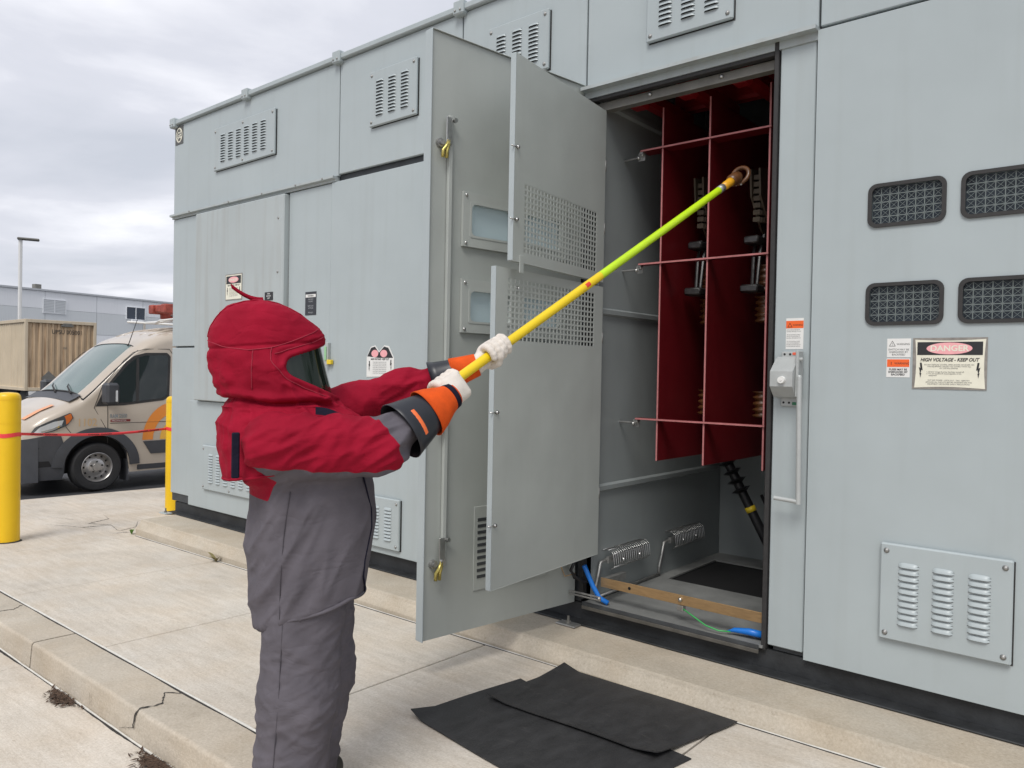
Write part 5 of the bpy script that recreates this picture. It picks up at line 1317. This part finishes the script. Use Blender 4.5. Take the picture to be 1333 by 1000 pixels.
# red / grey split
zb = 1.315-.095*ss((-.125-v[:,0])/.025)
red_t = v[:,2]-zb
axz = shR[2]+(elR[2]-shR[2])*tU
under = (v[:,2]-axz)+.070
red_R = np.where(dU <= dF, np.minimum(under, .3), np.minimum(under, (.10-tF)*.25))
red_R = np.minimum(red_R, (.055-tF)*.3+.002)
tFL = segt(v, elL, wrL); red_L = (.42-tFL)*.3
red = np.where(isR, red_R, np.where(isL, red_L, red_t))
jk = np_mesh('jacket', v2, q, 'suit', per, attrs={'red': red})
def sub(o, lv=1): m = o.modifiers.new('sub', 'SUBSURF'); m.levels = lv; m.render_levels = lv
sub(jk); JV = v2
def near_side(fun, x, z, y0=-.48, y1=.2):
    ys = np.linspace(y0, y1, 700); P = np.stack([np.full_like(ys, x), ys, np.full_like(ys, z)], 1); f = fun(P); i = np.argmax(f < 0); return ys[i]
fl = []
for x, z in ((.185,1.30),(.200,1.24),(.222,1.17),(.225,1.10),(.212,1.05),(.195,.98),(.192,.92),(.205,.875),(.207,.845)):
    y = near_side(torso, x, z); fl.append((x, y-.012, z))
Pf = [[(x-.001, y+.008, z), (x-.001, y+.000, z), (x+.003, y+.000, z), (x+.006, y+.010, z)] for x, y, z in fl]
mb = MB(); mb.grid(Pf); mb.build('placket', 'navy', jk, smooth=True)
SURF = {}
def smooth_line(p, k=3):
    p = np.array(p)
    for _ in range(k): p[1:-1] = (p[:-2]+2*p[1:-1]+p[2:])/4
    return p
def seam(fun, pts, mname, par, r=.0022, off=.004, name='seam'):
    L_ = []
    for (x0, z0), (x1, z1) in zip(pts[:-1], pts[1:]):
        for t in np.linspace(0, 1, 8, endpoint=False): L_.append((x0+(x1-x0)*t, z0+(z1-z0)*t))
    L_.append(pts[-1]); mb = MB(); S_ = SURF[par.name]; S_ = S_[S_[:,1] < -.02]; mb.tube(smooth_line([S_[np.argmin((S_[:,0]-x)**2+(S_[:,2]-z)**2)]*[0,1,0]+np.array([x,-.0015,z]) for x, z in L_]), r, 5); return mb.build(name, mname, par, smooth=True)
SURF[jk.name] = JV
seam(jacket, [(-.115,.80),(-.112,1.0),(-.10,1.15),(-.085,1.26)], 'suit_seam_grey', jk, .0018, .003)
# hem binding
mb = MB(); ring = []
for t in np.linspace(0, 2*math.pi, 70, endpoint=False):
    x = .0+.215*math.cos(t); 
    for _ in range(3):
        z = float(hem(x, 0)); b = np.interp(z, TR[:,0], TR[:,1]); f = np.interp(z, TR[:,0], TR[:,2]); w = np.interp(z, TR[:,0], TR[:,3]); c_, s_ = math.cos(t), math.sin(t)
        x = (b+f)/2+(f-b)/2*math.copysign(abs(c_)**(2/2.3), c_)
    ring.append((x, w*math.copysign(abs(s_)**(2/2.3), s_), z+.006))
mb.tube(ring, .0075, 7, closed=True); mb.build('hem', 'suit_grey', jk, smooth=True)
# ---- trousers
legs = [((-.005,-.092,.83),(-.030,-.115,.47),(-.070,-.125,.06),.150,.140,.130), ((.060,.092,.83),(.085,.110,.47),(.02,.122,.06),.148,.130,.128)]
def trousers(P):
    hips = (np.linalg.norm((P-V3((-.005,0,.92)))/V3((.195,.20,.20)), axis=-1)-1)*.2
    d = hips
    for h, k, a, r0, r1, r2 in legs:
        lg_ = smin(cone(P, V3(h), V3(k), r0, r1), cone(P, V3(k), V3(a), r1, r2), .05); d = smin(d, lg_, .03)
    return np.maximum(np.maximum(d, P[...,2]-.98), .028-P[...,2])
v, q = nets(trousers, (-.30, -.34, .01), (.30, .34, 1.0), .009); v = relax(v, q, 2); n = vnormals(v, q)
low = ss((.40-v[:,2])/.35)
g1 = ridge(fbm(np.stack([v[:,0]*5, v[:,1]*4, v[:,2]*13+v[:,0]*9], 1)+2.2, 2)); g2 = ridge(fbm(np.stack([v[:,0]*9, v[:,1]*7, v[:,2]*26-v[:,0]*10], 1)+9.2, 2)); g3 = fbm(np.stack([v[:,0]*6, v[:,1]*3, v[:,2]*2.4], 1)+4, 2)
disp = .012*(g1**2-.35)*(.6+.6*low)+.007*(g2**2-.35)+.026*(g3-.5)
tr_ = np_mesh('trousers', v+n*disp[:, None], q, 'suit_grey', per); sub(tr_)
SURF[tr_.name] = v+n*disp[:, None]
seam(trousers, [(-.105,.78),(-.115,.55),(-.13,.30),(-.14,.10)], 'suit_seam_grey', tr_, .0020, .006)
# ---- boots
for s in (0, 1):
    ax, ay = legs[s][2][0], legs[s][2][1]; gz0 = gz(*to_wld((ax, ay, 0))[:2])
    def boot(P):
        d = smin(cone(P, V3((ax-.06, ay, gz0+.055)), V3((ax+.12, ay, gz0+.045)), .052, .048), cone(P, V3((ax-.02, ay, gz0+.05)), V3((ax-.02, ay, gz0+.22)), .055, .06), .04)
        return np.maximum(d, gz0-P[...,2])
    v, q = nets(boot, (ax-.16, ay-.1, gz0-.02), (ax+.28, ay+.1, gz0+.32), .011); np_mesh('boot', v, q, 'boot', per)
# ---- body inside the suit: one continuous figure
def body_f(P):
    d = torso(P, -.055)*1.0; d = np.maximum(d, .80-P[...,2])
    d = smin(d, cone(P, V3((-.11,0,1.50)), V3((-.13,0,1.62)), .062, .058), .04)
    d = smin(d, (np.linalg.norm((P-V3((-.125,0,1.755)))/V3((.10,.078,.118)), axis=-1)-1)*.09, .03)
    d = smin(d, cone(P, V3((-.03,0,1.735)), V3((-.012,0,1.725)), .014, .012), .02)
    d = smin(d, smin(cone(P, shR+V3((0,.03,0)), elR, .062, .048), cone(P, elR, wrR, .046, .032), .02), .04)
    d = smin(d, smin(cone(P, shL+V3((0,-.02,0)), elL, .06, .046), cone(P, elL, wrL, .044, .032), .02), .04)
    for h, k, a, r0, r1, r2 in legs: d = smin(d, smin(cone(P, V3(h), V3(k), .095, .062), cone(P, V3(k), V3(a), .06, .042), .03), .04)
    return d
v, q = nets(body_f, (-.30, -.36, .06), (.86, .30, 1.93), .018); np_mesh('body', v, q, 'skin_inner', per)
# ---- hood: lofted over the hard hat, with cape over the shoulders
HD = np.array([(1.975,-.215,-.165,.03),(1.968,-.262,-.118,.070),(1.950,-.312,-.062,.108),(1.925,-.345,-.014,.131),(1.895,-.362,.030,.146),(1.865,-.374,.062,.153),(1.835,-.380,.075,.158),(1.808,-.381,.067,.160),(1.76,-.378,.078,.164),(1.70,-.366,.093,.167),(1.65,-.347,.107,.167),(1.615,-.330,.114,.162),(1.595,-.318,.120,.160),(1.570,-.300,.135,.160),(1.545,-.300,.165,.175),(1.51,-.312,.195,.210),(1.47,-.318,.215,.240),(1.42,-.312,.215,.256),(1.37,-.298,.205,.260),(1.34,-.288,.20,.260)])
hz_ = ss((HD[:,0]-1.55)/.06); HD[:,1] += .022*hz_; HD[:,2] -= .012*hz_
def hood_pt(phi, z, off=0.):
    zi = np.clip(z, HD[-1,0], HD[0,0]); I = lambda k: np.interp(-zi, -HD[:,0], HD[:,k])
    b, f, w = I(1), I(2), I(3); uc, a = (b+f)/2, (f-b)/2; e = 2/2.15
    c, s = np.cos(phi), np.sin(phi)
    return np.stack([uc+(a+off)*np.sign(c)*np.abs(c)**e, (w+off)*np.sign(s)*np.abs(s)**e, z+0*phi], -1)
def win(x, z):
    zt = 1.757+(x+.094)*.34; zbm = 1.690-(x+.07)*.42
    return smin(smin(zt-z, z-zbm, .02), (x+.098), .03)
nz, nph = 190, 240
zc = np.interp(np.linspace(0, 1, nz), np.linspace(0, 1, len(HD)), HD[:,0]); zc = np.convolve(np.pad(zc, 6, 'edge'), np.ones(13)/13, 'valid'); zc[0] = 1.975; zc[-1] = 1.34
ph = np.linspace(0, 2*math.pi, nph, endpoint=False)
PH, ZZ = np.meshgrid(ph, zc); Q = hood_pt(PH, ZZ)
Nn = np.cross(np.gradient(Q, axis=1), np.gradient(Q, axis=0)); Nn /= np.linalg.norm(Nn, axis=-1, keepdims=True)+1e-9
ctr = np.stack([np.full_like(ZZ, -.13), 0*ZZ, ZZ], -1); sg_ = np.sign(((Q-ctr)*Nn).sum(-1)); Nn *= np.where(sg_ == 0, 1, sg_)[..., None]
g = win(Q[...,0], Q[...,2])
drop = -.022*ss((g+.001)/.006)
lip = .005*np.exp(-((g+.010)/.009)**2)+.003*np.exp(-((g+.042)/.006)**2)
cloak = ss((1.60-ZZ)/.05)
wr1 = ridge(fbm(np.stack([PH*5.5/1.0, ZZ*3.2, 0*ZZ+1.3], -1), 2)); wr2 = ridge(fbm(np.stack([Q[...,0]*13+ZZ*7, Q[...,1]*6, ZZ*12-Q[...,0]*6], -1)+2, 2))
skirt = ss((1.80-ZZ)/.06)
dd_ = lip+drop+(1-ss((g+.02)/.03))*(.012*(wr1**2-.4)*skirt*(.6+.5*cloak)+.016*(wr2**2-.4)*(.35+.8*skirt))
dd_ += -.006*np.exp(-((ZZ-(1.805+.02*np.cos(PH)))/.006)**2)*(Q[...,0] < .0)
crz = 1.590-.012*np.cos(PH)+.006*np.sin(PH*5+1)
dd_ += (-.020*np.exp(-((ZZ-crz)/.008)**2)+.012*np.exp(-((ZZ-crz-.026)/.016)**2))*ss((.10-Q[...,0])/.06)*(1-ss((g+.02)/.02))
Q2 = Q+Nn*dd_[..., None]
# cape: hem lower at the back
lowr = ss((1.46-ZZ)/.12); Q2[...,2] -= lowr*.045*(1-np.cos(PH))*.5; Q2[...,2] += lowr*.055*(1+np.cos(PH))*.5
def hdrop(a): a[...,2] -= .018*ss((a[...,2]-1.48)/.12); return a
Q2 = hdrop(Q2)
def grid_faces(nu, nv): 
    i, j = np.meshgrid(np.arange(nu-1), np.arange(nv), indexing='ij'); j2 = (j+1) % nv
    return np.stack([i*nv+j, (i+1)*nv+j, (i+1)*nv+j2, i*nv+j2], -1).reshape(-1, 4)
F_ = grid_faces(nz, nph)
me_v = Q2.reshape(-1, 3); hood = np_mesh('hood', np.vstack([me_v, [[-.18, 0, 1.960]]]), F_, 'suit_red', per)
capf = [[j, (j+1) % nph, nz*nph] for j in range(nph)]
mb = MB(); mb.add([tuple(p) for p in Q2[0]]+[(-.18, 0, 1.962)], [(j, (j+1) % nph, nph) for j in range(nph)]); mb.build('crown', 'suit_red', hood, smooth=True)
mb = MB(); mb.tube([tuple(p) for p in Q2[-1][::3]], .006, 6, closed=True); mb.build('cape_hem', 'suit_red', hood, smooth=True)
Qv = hdrop(Q-Nn*.007).reshape(-1, 3); keep = (g.reshape(-1)[F_] > -.010).any(1); Fv = F_[keep]; used_ = np.unique(Fv); mp_ = -np.ones(len(Qv), int); mp_[used_] = np.arange(len(used_))
vz = np_mesh('visor', Qv[used_], mp_[Fv], 'visor', hood)
# piping round the window, stitched seams
cont = []
for k in np.linspace(0, 1, 60):
    x = -.092+k*.196; cont.append((x, 1.757+(x+.094)*.34))
def hood_side(x, z, off=.003):
    i = np.argmin((HS[:,0]-x)**2+(HS[:,2]-z)**2); return HS[i]+HN[i]*off*.35
msk = (Q2[...,1] < -.01).reshape(-1); HS = Q2.reshape(-1,3)[msk]; HN = Nn.reshape(-1,3)[msk]
def hseam(pts, r=.0016, m='suit_seam', off=.007):
    L_ = []
    for (x0, z0), (x1, z1) in zip(pts[:-1], pts[1:]):
        for t in np.linspace(0, 1, 10, endpoint=False): L_.append(hood_side(x0+(x1-x0)*t, z0+(z1-z0)*t, off))
    mb = MB(); mb.tube(smooth_line(L_, 4), r, 5); mb.build('seam', m, hood, smooth=True)
hseam([(-.372,1.80),(-.31,1.775),(-.23,1.765),(-.15,1.775),(-.08,1.80),(0,1.835),(.05,1.865)], .0018, off=.004)
hseam([(-.215,1.765),(-.218,1.70),(-.215,1.615)], off=.004); hseam([(-.15,1.775),(-.155,1.73),(-.10,1.665),(-.02,1.625),(.06,1.595)], off=.005); hseam([(-.14,1.752),(-.08,1.775),(0,1.80),(.055,1.825)], off=.005)
hseam([(-.215,1.515),(-.235,1.46),(-.225,1.40),(-.20,1.355)], .0020, 'suit_seam', .004)
hseam([(-.375,1.81),(-.35,1.87),(-.30,1.92),(-.24,1.945),(-.17,1.953),(-.10,1.943),(-.03,1.90)], .0026, 'suit_red', .003)
# pull strap on the crown, dark edge tapes
P = []
for t in np.linspace(0, 1, 12):
    x = -.165-.115*t; z = 1.957+.045*t**1.6-.006*math.sin(math.pi*t); P.append([(x, -.012, z-.004), (x, .012, z-.004), (x-.004, .012, z+.012), (x-.004, -.012, z+.012)])
mb = MB(); mb.grid(P, wrap_v=True); mb.build('pull_strap', 'suit_red', hood, smooth=True)
def tape_strip(pts, w, m, name, off=.010):
    P = []
    for x, z in pts:
        a = hood_side(x-w/2, z, off); b = hood_side(x+w/2, z, off); P.append([a, b])
    mb = MB(); mb.grid(P); mb.build(name, m, hood, smooth=True)
mb = MB(); mb.cbox(-.285, -.258, -.235, -.222, 1.315, 1.475, .004); mb.build('edge_tape', 'navy', hood)
mb = MB(); P = [[(x, -.225-.012*math.sin(4*t), z-.012), (x, -.222, z+.016)] for t, x, z in [(t, .0+.17*t, 1.548-.045*t+.006*math.sin(6*t)) for t in np.linspace(0, 1, 9)]]; mb.grid(P); mb.build('edge_tape', 'navy', hood, smooth=True)

# ---- gloves
def loft_tube(c0, c1, prof, e1, name, m, par, n=36, both=True, bend=0., closed=False):
    """prof: (t along c0->c1, ra, rb) ; e1 = first cross axis"""
    c0, c1 = V3(c0), V3(c1); d = (c1-c0); L_ = np.linalg.norm(d); d = d/L_; e1 = V3(e1)-d*(V3(e1)@d); e1 /= np.linalg.norm(e1); e2 = np.cross(d, e1); rows = []
    for t, ra, rb in prof:
        c = c0+(c1-c0)*t+e2*bend*math.sin(math.pi*t); rows.append([c+e1*ra*math.cos(a)+e2*rb*math.sin(a) for a in np.linspace(0, 2*math.pi, n, endpoint=False)])
    mb = MB(); mb.grid(rows, wrap_v=True); return mb.build(name, m, par, smooth=True)
def hand(c, p, palm_off, palm_half, finger_start, finger_sweep, thumb, wrist, side):
    """glove closed round the stick: palm block, four fingers and thumb, wrist"""
    rs, fr_ = .0215, .0148
    def circ(t, a, rr): return c+s_ax*t+(p*math.cos(a)+qv*math.sin(a))*rr
    pc = c+palm_off; 
    chains = []
    for i, (t, ln) in enumerate(zip((.045, .015, -.015, -.045), (.94, 1.0, .96, .82))):
        pts = []; rad = []
        for k in range(8):
            u = k/7; a = finger_start+finger_sweep*u*ln; rr = rs+fr_*(1.22-.18*u); pts.append(circ(t-.016*u, a, rr)); rad.append(fr_*(1.10-.16*u+.03*math.exp(-((u-.33)/.10)**2)))
        chains.append((pts, rad))
    tp_ = []
    for k, (t, a, rr) in enumerate(thumb): tp_.append(circ(t, a, rr))
    def f(P):
        L_ = P-pc; lx = np.abs(L_@s_ax)-palm_half[0]; ly = np.abs(L_@qv)-palm_half[1]; lz = np.abs(L_@p)-palm_half[2]
        qd = np.stack([lx, ly, lz], -1); d = np.linalg.norm(np.maximum(qd, 0), axis=-1)+np.minimum(qd.max(-1), 0)-.024
        d = smin(d, cone(P, pc-s_ax*palm_half[0]*.5, wrist, .036, .041), .035)
        for pts, rad in chains:
            fd = None
            for k in range(7):
                e = cone(P, pts[k], pts[k+1], rad[k], rad[k+1]); fd = e if fd is None else smin(fd, e, .004)
            d = smin(d, fd, .0030)
        td = None
        for k in range(len(tp_)-1):
            e = cone(P, tp_[k], tp_[k+1], .019-.002*k, .018-.002*k); td = e if td is None else smin(td, e, .006)
        d = smin(d, td, .008)
        L2 = P-c; tax = L2@s_ax; rad_ = np.linalg.norm(L2-tax[..., None]*s_ax, axis=-1)
        return np.maximum(d, rs-.0005-rad_)            # leave room for the stick
    lo = np.minimum.reduce([c-.13, wrist-.06, pc-.12]); hi = np.maximum.reduce([c+.13, wrist+.06, pc+.12])
    v, q = nets(f, lo, hi, .0030); v = relax(v, q, 1, .4); n = vnormals(v, q)
    v = v+n*(.0005*(ridge(fbm(v*19+side, 2))**2-.35))[:, None]
    return np_mesh('glove', v, q, 'leather_white', per)
PI = math.pi
gR = hand(hR, pv, pv*.042-qv*.026, (.026, .036, .002), .55, 3.2, [(-.030, -1.0, .052), (-.005, -1.7, .044), (.020, -2.4, .040), (.040, -3.0, .038)], wrR, 1.)
gL = hand(hL, pv, -pv*.044+qv*.004, (.030, .028, .002), PI-.75, -3.55, [(-.050, PI+.9, .050), (-.038, PI+1.6, .045), (-.030, PI+2.3, .040), (-.018, PI+2.75, .038)], wrL, 5.)
gR['label'] = 'near glove with black wrist strap'
# right: wrist strap, orange leather cuff, wide black rubber sleeve
fR = (elR-wrR)/np.linalg.norm(elR-wrR); dn = -qv
w0 = wrR
loft_tube(w0-fR*.035, w0+fR*.115, [(0,.044,.047),(.12,.048,.051),(.35,.055,.062),(.7,.068,.086),(1,.074,.100),(1.0,.070,.096),(.6,.062,.078)], pv, 'cuff', 'leather_orange', gR)
loft_tube(w0-fR*.026, w0-fR*.004, [(0,.0475,.050),(0,.051,.0535),(1,.053,.056),(1,.049,.052)], pv, 'wrist_strap', 'navy', gR)
loft_tube(w0+fR*.04, w0+fR*.245, [(0,.055,.062),(.3,.066,.080),(.62,.084,.098),(.9,.098,.112),(1,.104,.118),(1.012,.102,.116),(1,.100,.114),(.85,.093,.106),(.5,.074,.086)], pv, 'rubber_sleeve', 'rubber_black', gR)
e1 = pv-fR*(pv@fR); e1 /= np.linalg.norm(e1); e2 = np.cross(fR, e1); rows = []
for a in np.linspace(-.62, .42, 14):
    row = []
    for t in (.185, .190, .200, .205):
        k = (t-.04)/.205; ra = np.interp(k, [.62,.9,1], [.084,.098,.104])+(.0015 if t in (.190, .200) else -.001); rb = np.interp(k, [.62,.9,1], [.098,.112,.118])+(.0015 if t in (.190, .200) else -.001)
        row.append(w0+fR*t+e1*ra*math.cos(a)+e2*rb*math.sin(a))
    rows.append(row)
mb = MB(); mb.grid(rows); mb.build('label', 'label_orange', gR, smooth=True)
# left: orange cuff, black sleeve
fL = (elL-wrL)/np.linalg.norm(elL-wrL); w0 = wrL
loft_tube(w0-fL*.005, w0+fL*.105, [(0,.043,.048),(.5,.047,.056),(1,.052,.066),(1,.049,.062),(.5,.044,.052)], pv, 'cuff', 'leather_orange', gL)
loft_tube(w0+fL*.04, w0+fL*.195, [(0,.044,.050),(.4,.052,.060),(.8,.064,.072),(1,.074,.082),(1,.070,.078),(.5,.050,.056)], pv, 'rubber_sleeve', 'rubber_black', gL)

# ---- hot stick
mat('amber', (.72, .36, .02), .35)
mat('stick_yellow', (.78, .56, .004), .32, var=.04, vscale=6, spec=.6); mat('stick_green', (.50, .74, .01), .34, var=.05, vscale=8, spec=.6); mat('stick_red', (.65, .05, .03), .4)
sw = (SB-SA)/np.linalg.norm(SB-SA)
stk = thing('hot_stick', 'long yellow hot stick with lime green tip section reaching into the cubicle', 'hot stick', tuple(SA-sw*.25))
at_ = lambda t: SA+(SB-SA)*t
mb = MB(); mb.tube([at_(-.12), at_(-.118), at_(.425)], [.016, .0205, .0205], 28); mb.build('pole', 'stick_yellow', stk, angle=40)
mb = MB(); mb.tube([at_(.4252), at_(.427), at_(.925)], [.0205, .0198, .0198], 28); mb.build('tip_section', 'stick_green', stk, angle=40)
side_ = np.cross(sw, V3((0,0,1))); side_ /= np.linalg.norm(side_); upn = np.cross(side_, sw)
mb = MB(); cpos = at_(.375)-side_*0; camv = V3((0,-4.13,1.7))-cpos; camv -= sw*(camv@sw); camv /= np.linalg.norm(camv); o2 = np.cross(sw, camv)
mb.grid([[cpos+sw*t+(camv*math.cos(a)+o2*math.sin(a))*.0211 for a in np.linspace(-.5, .5, 8)] for t in (-.016, -.006, .006, .016)]); mb.build('mark', 'stick_red', stk, smooth=True)
mb = MB(); mb.tube([at_(.9255), at_(.945)], [.022, .022], 20); mb.build('ferrule', 'steel_dull', stk, smooth=True)
mb = MB(); mb.tube([at_(.9452), at_(.96), at_(.975), at_(.985)], [.020, .024, .024, .026], 18); mb.build('coupling', 'amber', stk, smooth=True)
mb = MB(); mb.tube([at_(.9852), at_(.99), at_(1.015), at_(1.025)], [.028, .036, .036, .028], 20); mb.build('detector_body', 'brown_resin', stk, angle=40)
hc = at_(1.035)+V3((0, 0, -.005)); mb = MB(); mb.tube([hc+V3((.05*math.cos(a), .02*math.sin(a), .05*math.sin(a))) for a in np.linspace(0, 2*PI, 24, endpoint=False)], .013, 8, closed=True); mb.build('detector_ring', 'brown_resin', stk, smooth=True)
for k in range(3):
    mb = MB(); mb.ball(hc+V3((-.045+.03*k, -.02, -.055)), .009, 8, 6); mb.build('terminal', 'steel', stk, smooth=True)
